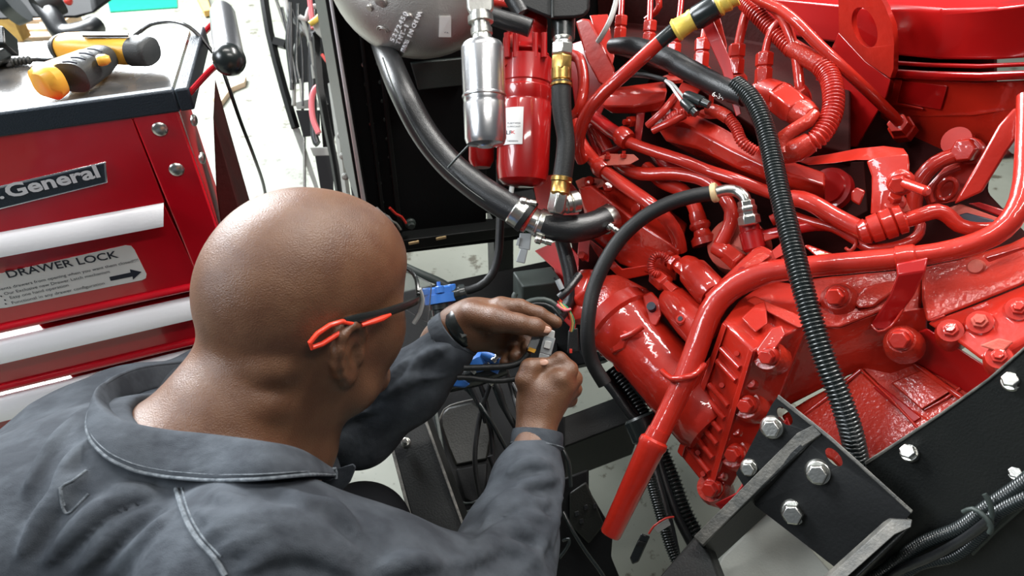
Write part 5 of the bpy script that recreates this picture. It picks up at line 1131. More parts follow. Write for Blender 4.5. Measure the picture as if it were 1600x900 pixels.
# ---------------------------------------------------------------- pose (pixel, depth) of the joints
HD0 = 0.78                                             # distance of the head centre
Fh = (RT*0.69+UP*0.17+FW*0.70).normalized()            # the face looks right and away, a little down
Uh = V((0.02, 0.02, 1.0)); Uh = (Uh-Fh*Uh.dot(Fh)).normalized(); Rh = Fh.cross(Uh)
al = math.radians(9); Uh, Rh = (Uh*math.cos(al)-Rh*math.sin(al)), (Rh*math.cos(al)+Uh*math.sin(al))
HC = P(487, 462, HD0)
def H(f, u, r): return HC+Fh*f+Uh*u+Rh*r
AX = (Fh, Uh, Rh)
man = thing('person', 'bald man in charcoal coveralls and safety glasses crouching to join a connector', 'person', V((-0.45, 0.35, 0.0)))
NB = P(355, 672, 0.75)                                  # base of the neck
RS, RE, RW = P(400, 905, 0.60), P(760, 960, 0.73), P(838, 672, 0.90)
LS, LEb, LW = P(352, 615, 0.93), P(560, 668, 1.02), P(712, 522, 0.97)
HIP = P(60, 1000, 0.62)+V((-0.02, 0.05, -0.22)); CH = P(250, 800, 0.72)
sk_ = SDF((-0.66, 0.02, 0.55), (0.12, 0.98, 1.36), 0.0030)
# --- skull
sk_.ell(H(-.012, .022, 0), AX, (.112, .103, .088), .01)
sk_.ell(H(-.050, .000, 0), AX, (.072, .070, .070), .03)
sk_.ell(H(.040, .040, 0), AX, (.070, .062, .070), .03)
sk_.ell(H(.042, -.045, 0), AX, (.055, .082, .070), .03)
for s_ in (-1, 1):
    sk_.chain([H(-.002, -.055, .060*s_), H(.020, -.100, .052*s_), H(.080, -.122, .018*s_)], [.026, .025, .020], .03)
    sk_.ell(H(.058, -.040, .048*s_), AX, (.032, .040, .028), .03)
    sk_.cap(H(.089, .012, .012*s_), H(.080, .012, .044*s_), .010, .009, .012)
sk_.cap(H(.080, -.122, 0), H(.084, -.110, 0), .020, .018, .02)
sk_.chain([H(.096, .000, 0), H(.112, -.030, 0), H(.118, -.044, 0)], [.008, .009, .012], .01)
for s_ in (-1, 1): sk_.ell(H(.106, -.047, .013*s_), AX, (.009, .008, .008), .008)
sk_.cap(H(.096, -.072, -.02), H(.096, -.072, .02), .008, .008, .008); sk_.cap(H(.095, -.083, -.018), H(.095, -.083, .018), .009, .009, .008)
sk_.cap(H(.107, -.0775, -.02), H(.107, -.0775, .02), .003, .003, .004, 'sub')
for s_ in (-1, 1): sk_.ell(H(.098, -.008, .033*s_), AX, (.014, .012, .015), .012, 'sub'); sk_.ell(H(.083, -.008, .032*s_), AX, (.012, .012, .013), .003)
# --- ears
for s_ in (-1, 1):
    e0 = (-.004, -.034, .084*s_)
    def EP(f, u, o): return H(e0[0]+f-.10*u*0, e0[1]+u, e0[2]+o*s_)
    sk_.ell(EP(-.004, .002, .002), AX, (.018, .030, .007), .006)
    rim = [(.014, .002, -.002), (.016, .018, .002), (.009, .031, .006), (-.004, .036, .010), (-.017, .029, .013), (-.022, .012, .014), (-.020, -.006, .012), (-.014, -.020, .008), (-.006, -.030, .004)]
    sk_.chain([EP(*p) for p in rim], [.004, .0045, .005, .0055, .0055, .0055, .005, .005, .006], .004)
    sk_.ell(EP(-.001, -.031, .003), AX, (.009, .010, .006), .006)
    sk_.chain([EP(-.010, .022, .007), EP(-.013, .006, .009), EP(-.008, -.012, .006)], [.0035, .004, .0035], .004)
    sk_.ell(EP(.004, -.002, .012), AX, (.010, .016, .011), .003, 'sub')
    sk_.cap(EP(.013, -.004, .003), EP(.012, -.012, .004), .005, .004, .004)
# --- neck with its rolls
nk = [H(-.030, -.030, 0), H(-.052, -.085, 0), NB+V((0.0, 0.0, 0.02)), NB+V((-.03, -.01, -.05))]
sk_.chain(nk, [.072, .068, .060, .066], .035)
sk_.chain([H(-.02, -.06, 0), P(440, 690, .80)], [.06, .066], .03)
for t_, rr_ in ((H(-.094, -.050, 0), .050), (H(-.104, -.088, 0), .050)):
    for i in range(9):
        pass
def roll(f, u, rad, w, k):
    q = [H(f+.030*(1-math.cos(a)), u-.004*abs(math.sin(a)), .062*math.sin(a)) for a in [math.radians(-80+i*20) for i in range(9)]]
    sk_.chain(q, [rad]*9, k)
roll(-.094, -.040, .016, 0, .014); roll(-.102, -.080, .016, 0, .014)
for f_, u_ in ((-.104, -.059), (-.110, -.100)):
    q = [H(f_+.030*(1-math.cos(a)), u_-.004*abs(math.sin(a)), .066*math.sin(a)) for a in [math.radians(-75+i*18.75) for i in range(9)]]; sk_.chain(q, [.001, .0025, .0035, .0042, .0042, .0042, .0035, .0025, .001], .010, 'sub')
# shoulders and trunk under the coverall, so that the body is one figure
sk_.cap(NB+V((0, 0, -.03)), RS, .050, .045, .03); sk_.cap(NB+V((0, 0, -.03)), LS, .050, .045, .03)
sk_.cap(NB+V((-.02, 0, -.06)), CH, .09, .10, .04); sk_.cap(CH, HIP, .10, .11, .04)
sk_.chain([RS, RE, RW], [.042, .036, .0215], .02); sk_.chain([LS, LEb, LW], [.042, .036, .025], .02)
# --- right hand: closed fist, thumb and forefinger pinching the connector
def C(x, y, d): return P(x, y, d)
sk_.chain([C(838, 700, .892), C(838, 660, .903), C(848, 622, .915)], [.0225, .0205, .027], .018)
sk_.chain([C(846, 630, .915), C(868, 600, .915)], [.026, .026], .02)
sk_.chain([C(846, 625, .925), C(866, 610, .94)], [.027, .026], .02)
sk_.chain([C(838, 632, .905), C(834, 612, .905)], [.020, .018], .015)
fg = [
 ([(876, 592, .905), (889, 578, .915), (874, 562, .915), (856, 570, .910)], [.0135, .0120, .0105, .0085]),      # forefinger
 ([(882, 602, .918), (896, 592, .94), (884, 574, .952), (866, 584, .950)], [.0135, .0120, .0105, .0085]),
 ([(884, 614, .935), (896, 608, .960), (884, 592, .972), (866, 600, .968)], [.0130, .0115, .0100, .0085]),
 ([(880, 626, .950), (890, 624, .972), (878, 612, .982), (864, 616, .975)], [.0120, .0105, .0090, .0080]),
 ([(834, 618, .903), (822, 594, .900), (828, 575, .903), (846, 569, .908)], [.0160, .0140, .0125, .0095]),      # thumb
]
for pts, rs in fg: sk_.chain([C(*p) for p in pts], rs, .0055)
for x, y, d in ((876, 590, .898), (884, 603, .910)): sk_.ell(C(x, y, d), AX, (.011, .010, .010), .008)
# --- left hand: palm down, forefinger and thumb stretched to the connector
sk_.chain([C(690, 530, .975), C(716, 508, .965), C(742, 498, .955)], [.027, .0245, .027], .02)
sk_.chain([C(740, 500, .955), C(780, 486, .950)], [.026, .017], .02)
sk_.chain([C(740, 512, .962), C(776, 512, .965)], [.026, .020], .02)
sk_.chain([C(742, 520, .975), C(772, 530, .980)], [.024, .018], .02)
fl = [
 ([(782, 480, .945), (812, 481, .945), (842, 491, .948), (869, 504, .952)], [.0145, .0120, .0105, .0090]),      # forefinger
 ([(738, 492, .935), (775, 500, .918), (810, 506, .914), (836, 511, .920), (853, 517, .925)], [.019, .0175, .0135, .0125, .0095]),  # thumb
 ([(782, 506, .962), (812, 515, .968), (828, 534, .962), (824, 545, .948)], [.0140, .0120, .0105, .0090]),
 ([(776, 522, .970), (804, 534, .976), (812, 548, .966), (804, 556, .952)], [.0135, .0118, .0105, .0088]),
 ([(766, 534, .978), (788, 548, .982), (796, 560, .972), (788, 566, .962)], [.0120, .0105, .0092, .0080]),
]
for pts, rs in fl: sk_.chain([C(*p) for p in pts], rs, .0055)
for x, y in ((782, 479), (783, 503)): sk_.ell(C(x, y, .940), AX, (.012, .010, .010), .010)
# skin folds where the thumb meets the wrist
for i in range(4): sk_.cap(C(748+i*6, 528+i*2, .940), C(752+i*8, 512-i*2, .932), .0012, .0012, .003, 'sub')
for x, y, d in ((812, 482, .934), (842, 492, .938)):
    sk_.cap(C(x, y-7, d), C(x-2, y+6, d), .001, .001, .003, 'sub')
body = sk_.mesh('body', 'skin', man, 2)
print('body verts', len(sk_.vs))
for c_, a_, w_ in ((C(853, 515, .914), (FW*-1+UP*.3), .0060), (C(849, 566, .899), (-FW+UP*.6), .0055)):
    n_ = V(a_).normalized(); sd = n_.cross(V((0.9, 0.2, -0.5))).normalized(); fd = n_.cross(sd)
    MB().ball(c_, w_, 16, (1.25, .85, .22), (fd, sd, n_)).build('fingernail', 'palm', man)
for s_ in (-1, 1):
    MB().ball(H(.0875, -.008, .032*s_), .0105, 20).build('eye', 'eye', man)
# --- wrist band
# ---------------------------------------------------------------- coverall
cv = SDF((-0.95, -0.10, 0.42), (0.16, 0.98, 1.22), 0.0042)
A3 = (V((1, 0, 0)), V((0, 1, 0)), V((0, 0, 1)))
# trunk
cv.chain([P(300, 745, .79), CH], [.092, .112], .03); cv.chain([CH, P(100, 900, .74), HIP], [.120, .16, .16], .04)
cv.chain([P(150, 700, .84), P(60, 800, .86), P(-40, 900, .88)], [.075, .10, .12], .05)
cv.chain([P(205, 640, .86), P(150, 700, .84)], [.055, .08], .04)
cv.chain([P(315, 765, .77), P(350, 840, .69), RS], [.070, .080, .084], .03)
cv.chain([P(300, 640, .88), LS], [.060, .068], .05)
cv.chain([P(170, 745, .745), P(280, 830, .69)], [.075, .085], .04)
cv.chain([P(330, 740, .82), P(470, 745, .87)], [.06, .05], .03)
# arms
cv.chain([RS, P(560, 945, .63), RE], [.088, .080, .075], .04)
cv.chain([RE, P(795, 850, .80), P(825, 750, .86), P(841, 700, .895)], [.070, .054, .041, .0295], .025)
cv.chain([LS, P(470, 655, .98), LEb], [.066, .060, .054], .03)
cv.chain([LEb, P(640, 605, .99), P(700, 545, .965)], [.056, .047, .038], .03)
# wrinkles: soft ridges running across the cloth
def rid(pts, r=.006, k=.016, lift=0): cv.chain([P(*p) for p in pts], [r*.5]+[r]*(len(pts)-2)+[r*.5], k)
random.seed(11)
def on(f): return f
bv0 = None
cv_first = cv.mesh('tmp', 'denim', None, 1)          # first pass: find where the cloth lies, so that folds can follow it
bvh = BVHTree.FromPolygons([tuple(v) for v in cv.vs], [tuple(f) for f in cv.fs]); me_ = cv_first.data; bpy.data.objects.remove(cv_first); bpy.data.meshes.remove(me_)
def hit(x, y, bv=None, off=0.0):
    r = ray(x, y).normalized(); h = (bv or bvh).ray_cast(CAM, r)
    return (h[0]-r*off) if h[0] is not None else None
def fold(pts, r, k=.014, off=-.001, op='add'):
    q, _ = crom([V((x, y, 0)) for x, y in pts], 14); w = [hit(p.x, p.y, None, off) for p in q]; n = len(w)
    for i in range(n-1):
        if w[i] is None or w[i+1] is None or (w[i]-w[i+1]).length > .05: continue
        ta = math.sin(math.pi*min(1, max(.0, (i+.5)/n))); tb = math.sin(math.pi*min(1, (i+1.5)/n))
        cv.cap(w[i], w[i+1], r*max(ta, .15), r*max(tb, .15), k, op)
# right forearm (zoom: diagonal folds), upper arm fan, shoulder and back folds
for f_ in [([(868, 735), (840, 722), (812, 728), (790, 745)], .007), ([(872, 748), (845, 752), (815, 762), (790, 782)], .006),
           ([(868, 782), (830, 790), (790, 795), (752, 830)], .009), ([(875, 820), (845, 812), (815, 815), (780, 835), (740, 862)], .009),
           ([(862, 850), (820, 830), (775, 838), (735, 868), (700, 880)], .010), ([(850, 885), (810, 862), (770, 858), (720, 884)], .010),
           ([(845, 790), (812, 776), (785, 782), (752, 812)], .007), ([(872, 800), (850, 838), (838, 868), (815, 890)], .006), ([(878, 760), (868, 800), (862, 850)], .006),
           ([(690, 880), (640, 878), (590, 890)], .009)]: fold(f_[0], f_[1]*.85, .009, .003)
for f_ in [([(310, 800), (350, 812), (400, 808), (450, 800)], .007), ([(320, 835), (380, 820), (450, 812), (520, 818)], .008), ([(340, 862), (420, 836), (500, 836), (560, 870)], .009),
           ([(380, 890), (440, 856), (500, 862), (550, 895)], .008), ([(440, 765), (480, 790), (520, 795), (560, 830)], .008), ([(330, 770), (380, 790), (420, 792)], .005),
           ([(250, 790), (180, 830), (120, 895)], .007), ([(230, 765), (150, 800), (70, 880)], .008), ([(130, 740), (80, 790), (30, 870)], .008),
           ([(135, 690), (110, 720), (95, 760), (100, 790)], .006), ([(270, 560), (220, 590), (180, 600)], .006), ([(128, 640), (80, 700), (40, 770)], .006),
           ([(270, 800), (220, 850), (170, 900)], .006), ([(180, 760), (210, 770), (250, 772)], .005)]: fold(f_[0], f_[1]*.85, .009, .003)
for f_ in [([(700, 540), (660, 560), (630, 600)], .007), ([(690, 590), (650, 590), (600, 620)], .007), ([(640, 560), (600, 600), (570, 640)], .006), ([(590, 640), (540, 650), (500, 690)], .007)]: fold(f_[0], f_[1]*.85, .009, .003)
# openings: sleeves end in thick hems; neck opening
cv.chain([P(839, 655, .905), P(840, 692, .896)], [.0245, .0245], .004, 'sub'); cv.chain([P(728, 505, .96), P(706, 528, .965)], [.031, .031], .004, 'sub')
cv.chain([NB+V((.02, .02, .10)), NB+V((0, 0, .035))], [.085, .080], .012, 'sub')
cvo = cv.mesh('coverall', 'denim', man, 1)
print('coverall verts', len(cv.vs))
bvh = BVHTree.FromPolygons([tuple(v) for v in cv.vs], [tuple(f) for f in cv.fs])
# hems
def ringband(name, c, axv, r, w, th, mt, parent, n=40, sq=1.0, sv=None):
    d, a_, b2 = frame(axv)
    if sv is not None: a_ = (V(sv)-d*V(sv).dot(d)).normalized(); b2 = d.cross(a_)
    prof = [(-w/2, r-.001), (-w/2, r+th), (-w/4, r+th*1.5), (w/4, r+th*1.5), (w/2, r+th), (w/2, r-.002), (0, r-.003)]
    rows = []
    mb = MB(); vs = []; fs = []
    for t, rr in prof:
        for k in range(n): an = 2*math.pi*k/n; vs.append(c+d*t+(a_*math.cos(an)+b2*math.sin(an)*sq)*rr)
    m = len(prof)
    for i in range(m):
        for k in range(n): fs.append((i*n+k, i*n+(k+1) % n, ((i+1) % m)*n+(k+1) % n, ((i+1) % m)*n+k))
    return mb.add(vs, fs).build(name, mt, parent, ang=60)
ringband('cuff', P(839, 688, .898), P(841, 672, .90)-P(838, 706, .89), .0312, .022, .0022, 'denim', man)
wb = thing('wristwatch', 'black wristwatch with a steel link on the left wrist', 'watch', P(722, 510, .965))
ringband('watch_band', P(727, 510, .960), P(742, 498, .955)-P(700, 528, .972), .0285, .020, .0028, 'conduit', wb, sq=1.05)
slab('steel_link', [(717, 519, .006), (732, 514, .006), (735, 522, .006), (721, 528, .006)], .006, 'steel', wb, base=lambda x, y, h=0: P(x, y, .928), bevel=.001)
ringband('cuff', P(708, 527, .966), P(722, 515, .963)-P(692, 541, .972), .0345, .022, .0022, 'denim', man, sq=1.1)
for w_, c_, a1, rr in ((.0017, P(839, 697, .894), P(841, 672, .90)-P(838, 706, .89), .0350), (.0017, P(700, 534, .969), P(722, 515, .963)-P(692, 541, .972), .0395)):
    d, a_, b2 = frame(a1); MB().tube([c_+(a_*math.cos(t)+b2*math.sin(t))*rr for t in [2*math.pi*i/40 for i in range(40)]], .0008, 6, closed=True).build('stitching', 'thread', man)
# seams draped on the cloth
def seam(pts, r=.0016, mt='thread', off=.0006, name='seam'):
    q, _ = crom([V((x, y, 0)) for x, y in pts], 9); w = [hit(p.x, p.y, None, off) for p in q]; w = [p for p in w if p is not None]
    if len(w) > 2: MB().tube(w, r, 8, .006).build(name, mt, man)
seam([(275, 764), (284, 795), (297, 825), (313, 848), (335, 872), (352, 900)], .0021)
seam([(284, 762), (293, 795), (306, 823), (322, 846), (345, 870)], .0008)
seam([(100, 790), (96, 770), (92, 762)], .0012)
seam([(135, 735), (112, 752), (95, 764), (104, 802), (138, 772)], .0012)
# ---------------------------------------------------------------- collar: stand-and-fall collar ring
outer = [(524, 742, .70), (480, 742, .665), (400, 749, .640), (320, 750, .625), (240, 742, .615), (185, 725, .615), (146, 695, .625), (136, 655, .655), (160, 608, .72), (215, 578, .80), (300, 566, .88)]
fold_ = [(520, 735, .70), (470, 706, .675), (410, 694, .655), (335, 683, .640), (262, 675, .635), (205, 664, .635), (166, 645, .645), (148, 618, .675), (166, 596, .73), (220, 574, .805), (300, 562, .885)]
inner = [(505, 742, .725), (460, 712, .70), (405, 700, .69), (335, 694, .685), (268, 690, .69), (222, 680, .70), (196, 660, .71), (188, 640, .73), (205, 622, .77), (250, 606, .82), (310, 600, .87)]
def near(r, add):
    out = []
    for i, (x, y, d) in enumerate(r):
        h_ = hit(outer[i][0]*.93+300*.07, outer[i][1]) if 1 <= i <= 7 else None
        out.append((x, y, min(.70, proj(h_)[2])-.012+add if h_ is not None else d))
    return out
ol = list(outer); outer_n = near(outer, 0); fold_ = near(fold_, .022); inner = near(inner, .085); outer = outer_n
print('collar', [round(p[2], 3) for p in outer])
def smooth_row(r, n=44):
    q, _ = crom([P(*p) for p in r], .004); L = len(q); return [q[int(i*(L-1)/(n-1))] for i in range(n)]
ro, rf, ri = smooth_row(outer), smooth_row(fold_), smooth_row(inner)
rows = []
for t in (0, .25, .5, .75): rows.append([a.lerp(b_, t)+(CAM-a).normalized()*.004*math.sin(math.pi*t) for a, b_ in zip(ro, rf)])
rows.append([a+(CAM-a).normalized()*.001+V((0, 0, .001)) for a in rf])
for t in (.12, .35, .7, 1.0): rows.append([a.lerp(b_, t)+V((0, 0, .004))*(1-t) for a, b_ in zip(rf, ri)])
me_b = MB()
vs = [p for r in rows for p in r]; n_ = len(rows[0]); fs = [(i*n_+j, i*n_+j+1, (i+1)*n_+j+1, (i+1)*n_+j) for i in range(len(rows)-1) for j in range(n_-1)]
me_b.add(vs, fs); col = me_b.build('collar', 'denim', man, ang=80)
md = col.modifiers.new('solid', 'SOLIDIFY'); md.thickness = .0035; md.offset = 0
md = col.modifiers.new('sub', 'SUBSURF'); md.levels = 1; md.render_levels = 2
MB().tube([p+(CAM-p).normalized()*.0012 for p in ro[:34]], .0016, 8, .02).build('collar_edge', 'thread', man)
MB().tube([p.lerp(q, .13)+(CAM-p).normalized()*.0035 for p, q in zip(ro[:36], rf[:36])], .0006, 6, .02).build('stitching', 'thread', man)
# collar stand under the fall, and the far tip
st_r = [(p[0], p[1]+14 if 100 < p[0] < 520 else p[1], p[2]+.006) for p in outer[1:7]]
slab('collar_stand', [(136, 668, .66), (150, 705, .63), (190, 738, .62), (250, 756, .622), (320, 762, .632), (400, 760, .645), (400, 745, .65), (320, 746, .635), (240, 738, .625), (180, 716, .625), (145, 660, .65)], .01, 'denim', man, base=P, bevel=.002)
slab('collar_tip', [(505, 742, .70), (528, 732, .70), (552, 724, .712), (557, 730, .715), (548, 752, .72), (530, 772, .72), (515, 780, .72), (500, 760, .71)], .005, 'denim', man, base=P, bevel=.0015)
slab('collar_corner', [(478, 742, .668), (515, 733, .695), (524, 730, .70), (527, 746, .70), (515, 752, .695), (490, 748, .67)], .004, 'denim', man, base=P, bevel=.001)
MB().tube([P(480, 744, .667), P(505, 738, .688), (P(524, 732, .697)), P(525, 748, .697)], .0016, 8).build('collar_edge', 'thread', man)
slab('placket', [(515, 780, .74), (535, 790, .76), (540, 815, .76), (525, 830, .75), (505, 800, .74)], .01, 'denim', man, base=P, bevel=.002)
MB().ball(P(487, 753, .672), .003, 10).build('stud', 'brass', man)
# ---------------------------------------------------------------- trousers and boots (the man crouches)
HK = HIP+V((.02, .06, -.02)); kneeR = P(566, 850, .98); 
tr = SDF((-0.95, -0.25, 0.0), (0.25, 1.1, 0.95), 0.009)
RH, LH = HIP+V((.06, -.05, -.03)), HIP+V((-.03, .12, -.03)); KR, KL = P(565, 835, .99), P(330, 760, 1.25)
AR, AL = V((KR.x-.12, KR.y-.16, .12)), V((KL.x-.02, KL.y-.12, .12))
tr.chain([RH, KR], [.10, .068], .04); tr.chain([KR, AR], [.068, .05], .03); tr.chain([LH, KL], [.10, .068], .04); tr.chain([KL, AL], [.068, .05], .03)
tr.cap(HIP, RH, .15, .12, .05); tr.cap(HIP, LH, .15, .12, .05)
tr.mesh('trousers', 'trouser', man, 2)
for a_ in (AR, AL):
    bt_ = SDF((a_.x-.14, a_.y-.14, 0.0), (a_.x+.26, a_.y+.26, .26), .006); t_ = V((.8, .6, 0)).normalized()
    bt_.chain([V((a_.x, a_.y, .16)), V((a_.x, a_.y, .07))], [.052, .05], .02); bt_.ell(V((a_.x, a_.y, .055))+t_*.07, (t_, V((-.6, .8, 0)), V((0, 0, 1))), (.13, .05, .048), .02)
    bt_.mesh('boot', 'blackm', man, 2)
# ---------------------------------------------------------------- safety glasses
gs = thing('safety_glasses', 'black framed glasses with orange temple tips', None, H(.11, 0, 0)); gs.parent = man; gs.location = H(.11, 0, 0)-V(man.location)
for s_ in (-1, 1):
    tmp = [H(.098, .004, .074*s_), H(.085, .006, .083*s_), H(.06, .006, .089*s_), H(.03, .006, .0925*s_), H(.00, .008, .095*s_), H(-.018, .008, .096*s_)]
    q, _ = crom(tmp, .006); w_ = .0048
    rows = []
    for sg in (1, .6, -.6, -1): rows.append([p+Uh*w_*sg*(1.0)+Rh*s_*(.0012 if abs(sg) < .9 else 0) for p in q])
    MB().grid(rows, -Rh*s_*.003).build('temple', 'conduit', gs, ang=50)
    # orange loop tip and lower insert
    lp = [(-.010, .006), (-.022, .011), (-.036, .010), (-.050, .004), (-.058, -.004), (-.056, -.010), (-.044, -.009), (-.028, -.003), (-.014, .001)]
    MB().tube([H(f, u-.001, (.0955+.006*min(1, max(0, (-f-.02)/.03))*0)*s_) for f, u in lp], .0028, 10, closed=True).build('temple_tip', 'orange', gs)
    MB().tube([H(.002, .0005, .0960*s_), H(.018, .001, .0950*s_), H(.030, .0015, .0938*s_), H(.042, .003, .0925*s_)], [.0022, .0034, .0036, .0018], 10).build('temple_insert', 'orange', gs)
    rows = []
    for u_ in (.020, .008, -.006, -.020, -.030):
        rows.append([H(.116-.0022*(abs(r_)*10)**2.1*1.15-.010*max(0, -u_)*8*.2, u_, r_*s_) for r_ in (.010, .025, .040, .055, .066, .074)])
    MB().grid(rows, Fh*-.0018).build('lens', 'lens', gs, ang=80)
    MB().tube([H(.113, .022, .010*s_), H(.112, .024, .035*s_), H(.102, .022, .060*s_), H(.092, .012, .077*s_)], .0026, 8).build('brow_bar', 'conduit', gs)
    MB().tube([H(.094, .018, .076*s_), H(.100, .004, .076*s_), H(.099, -.014, .075*s_), H(.094, -.028, .071*s_)], .0026, 8).build('lens_rim', 'wgrey', gs)
MB().tube([H(.113, .012, -.012), H(.117, .014, 0), H(.113, .012, .012)], .003, 8).build('bridge', 'conduit', gs)
# ================================================================= what the hands hold, and the things between man and engine
cn = thing('held_connector', 'grey electrical plug pinched between the two hands', 'connector', P(855, 540, .92))
CN = lambda x, y, h=0.0: P(x, y, .918-h)
slab('plug_body', [(850, 524, 0), (868, 528, 0), (861, 556, 0), (843, 551, 0)], .013, 'grey', cn, base=CN, bevel=.0012)
slab('plug_nose', [(853, 514, 0), (867, 517, 0), (866, 530, 0), (852, 526, 0)], .010, 'wgrey', cn, base=CN, bevel=.001)
slab('plug_tail', [(843, 551, 0), (859, 555, 0), (854, 572, 0), (840, 568, 0)], .010, 'grey', cn, base=CN, bevel=.001)
slab('latch', [(852, 532, .003), (862, 534, .003), (859, 546, .003), (849, 543, .003)], .003, 'wgrey', cn, base=CN, bevel=.0006)
cn2 = thing('open_connector', 'second grey plug with yellow pins hanging beside the one in the hands', 'connector', P(828, 540, .93))
C2 = lambda x, y, h=0.0: P(x, y, .925-h)
slab('plug_body', [(832, 524, 0), (845, 528, 0), (836, 550, 0), (823, 545, 0)], .012, 'grey', cn2, base=C2, bevel=.0012)
slab('plug_seal', [(827, 542, .001), (838, 546, .001), (835, 552, .001), (824, 548, .001)], .010, 'yellow', cn2, base=C2, bevel=.0006)
T('cable', [(826, 552, 0), (815, 565, 0), (795, 572, 0), (760, 574, 0), (725, 575, 0)], 5, 'rubm', cn2, base=C2, n=12)
tag(T('black_cable', [(822, 588, 0), (800, 593, 0), (770, 595, 0), (735, 590, 0), (715, 590, 0)], 4.6, 'rubm', None, base=lambda x, y, h=0: P(x, y, .93), n=12), 'black cable from the right hand towards the left sleeve', 'cable')
# blue-capped filler beside the glasses
bc = thing('blue_capped_valve', 'black valve with a blue lobed cap just above the left wrist', 'valve', P(690, 520, 1.12))
BD = lambda x, y, h=0.0: P(x, y, 1.12-h)
Ln('cap', (686, 449, 0), (690, 474, 0), [(0, 19), (.06, 22), (.4, 22), (.42, 25), (.95, 25), (1, 22)], 'blue', bc, 28, base=BD)
for i in range(5):
    a_ = math.radians(72*i+20); c = BD(686, 452, .0); d, s1, s2 = frame(BD(686, 449)-BD(690, 474))
    MB().lathe(c+(s1*math.cos(a_)+s2*math.sin(a_))*.021-d*.006, c+(s1*math.cos(a_)+s2*math.sin(a_))*.021+d*.005, [(0, .0075), (.9, .0075), (1, .006)], 14).build('cap_lobe', 'blue', bc)
Ln('knob', (685, 440, 0), (686, 450, 0), [(0, 3), (1, 3.5)], 'blue', bc, 12, base=BD)
Ln('valve_body', (690, 472, 0), (698, 540, 0), [(0, 20), (.15, 20), (.17, 17), (.3, 17), (.33, 20), (.5, 20), (.55, 16), (1, 16)], 'conduit', bc, 28, base=BD)
Ln('side_port', (706, 462, 0), (728, 456, 0), [(0, 12), (.6, 12), (.62, 14), (1, 13)], 'conduit', bc, 20, base=BD)
bv2 = thing('blue_fitting', 'blue plastic fitting with steel screws half hidden below the left hand', 'valve', P(760, 580, 1.1))
BF = lambda x, y, h=0.0: P(x, y, 1.06-h)
Ln('lever', (735, 570, 0), (758, 560, 0), [(0, 16), (.6, 18), (1, 14)], 'blue', bv2, 8, base=BF)
Ln('lever', (752, 552, .01), (786, 566, .01), [(0, 6), (.3, 9), (.8, 8), (1, 5)], 'blue', bv2, 12, base=BF)
Ln('lever', (770, 580, 0), (782, 556, 0), [(0, 10), (1, 12)], 'blue', bv2, 10, base=BF)
Ln('fitting_body', (700, 600, -.01), (790, 572, -.01), [(0, 14), (.5, 18), (1, 14)], 'conduit', bv2, 20, base=BF)
slab('lever_end', [(696, 592, .01), (716, 586, .01), (735, 600, .01), (726, 606, .01), (706, 604, .01)], .01, 'blue', bv2, base=BF)
for x, y in ((774, 560), (780, 553), (742, 578), (769, 596)): Ln('screw', (x-4, y+4, .02), (x+4, y-4, .02), [(0, 5), (.4, 5), (.42, 3), (1, 3)], 'steel', bv2, 12, base=BF)
# battery box under the arms
bt0 = thing('battery_box', 'dark moulded plastic box with rounded corners on the frame below the hands', 'box', P(750, 780, 1.2))
BB = lambda x, y, h=0.0: P(x, y, 1.30-(y-600)*.0006-h)
slab('box_body', [(676, 606, 0), (700, 592, 0), (790, 585, 0), (820, 620, 0), (815, 700, 0), (760, 800, 0), (740, 830, 0), (716, 800, 0), (700, 740, 0), (680, 660, 0)], .16, 'blackm', bt0, base=BB, bevel=.006)
slab('lid_panel', [(690, 646, .01), (700, 636, .01), (738, 628, .01), (756, 640, .01), (768, 680, .01), (762, 718, .01), (712, 728, .01), (700, 700, .01), (688, 664, .01)], .02, 'olive', bt0, base=BB, bevel=.004)
slab('lower_panel', [(712, 732, .008), (762, 722, .008), (760, 770, .008), (740, 788, .008), (724, 780, .008)], .02, 'blackm', bt0, base=BB, bevel=.004)
T('rim', [(684, 664, .012), (694, 640, .014), (715, 630, .014), (742, 624, .014)], 1.6, 'worn', bt0, base=BB, n=8)
T('rim', [(693, 718, .012), (705, 750, .014), (716, 782, .014), (738, 786, .014), (752, 778, .012)], 2, 'dgrey', bt0, base=BB, n=8)
slab('divider', [(722, 800, .02), (752, 790, .02), (752, 796, .02), (724, 806, .02), (724, 850, .02), (718, 850, .02)], .01, 'dgrey', bt0, base=BB)
slab('channel_rail', [(656, 620, .03), (664, 616, .03), (720, 790, .03), (745, 850, .03), (735, 850, .03)], .01, 'black', bt0, base=BB)
slab('channel_rail', [(672, 610, .03), (678, 608, .03), (694, 700, .03), (700, 740, .03), (694, 742, .03)], .01, 'dgrey', bt0, base=BB)
# shaded underframe that carries box, valves and cables
slabw('under_tray', [P(640, 560, 1.5), P(872, 535, 1.5), P(876, 640, 1.42), P(862, 760, 1.3), P(880, 930, 1.15), P(700, 930, 1.15), P(660, 680, 1.4)], (0, .08, -.12), 'blackm')
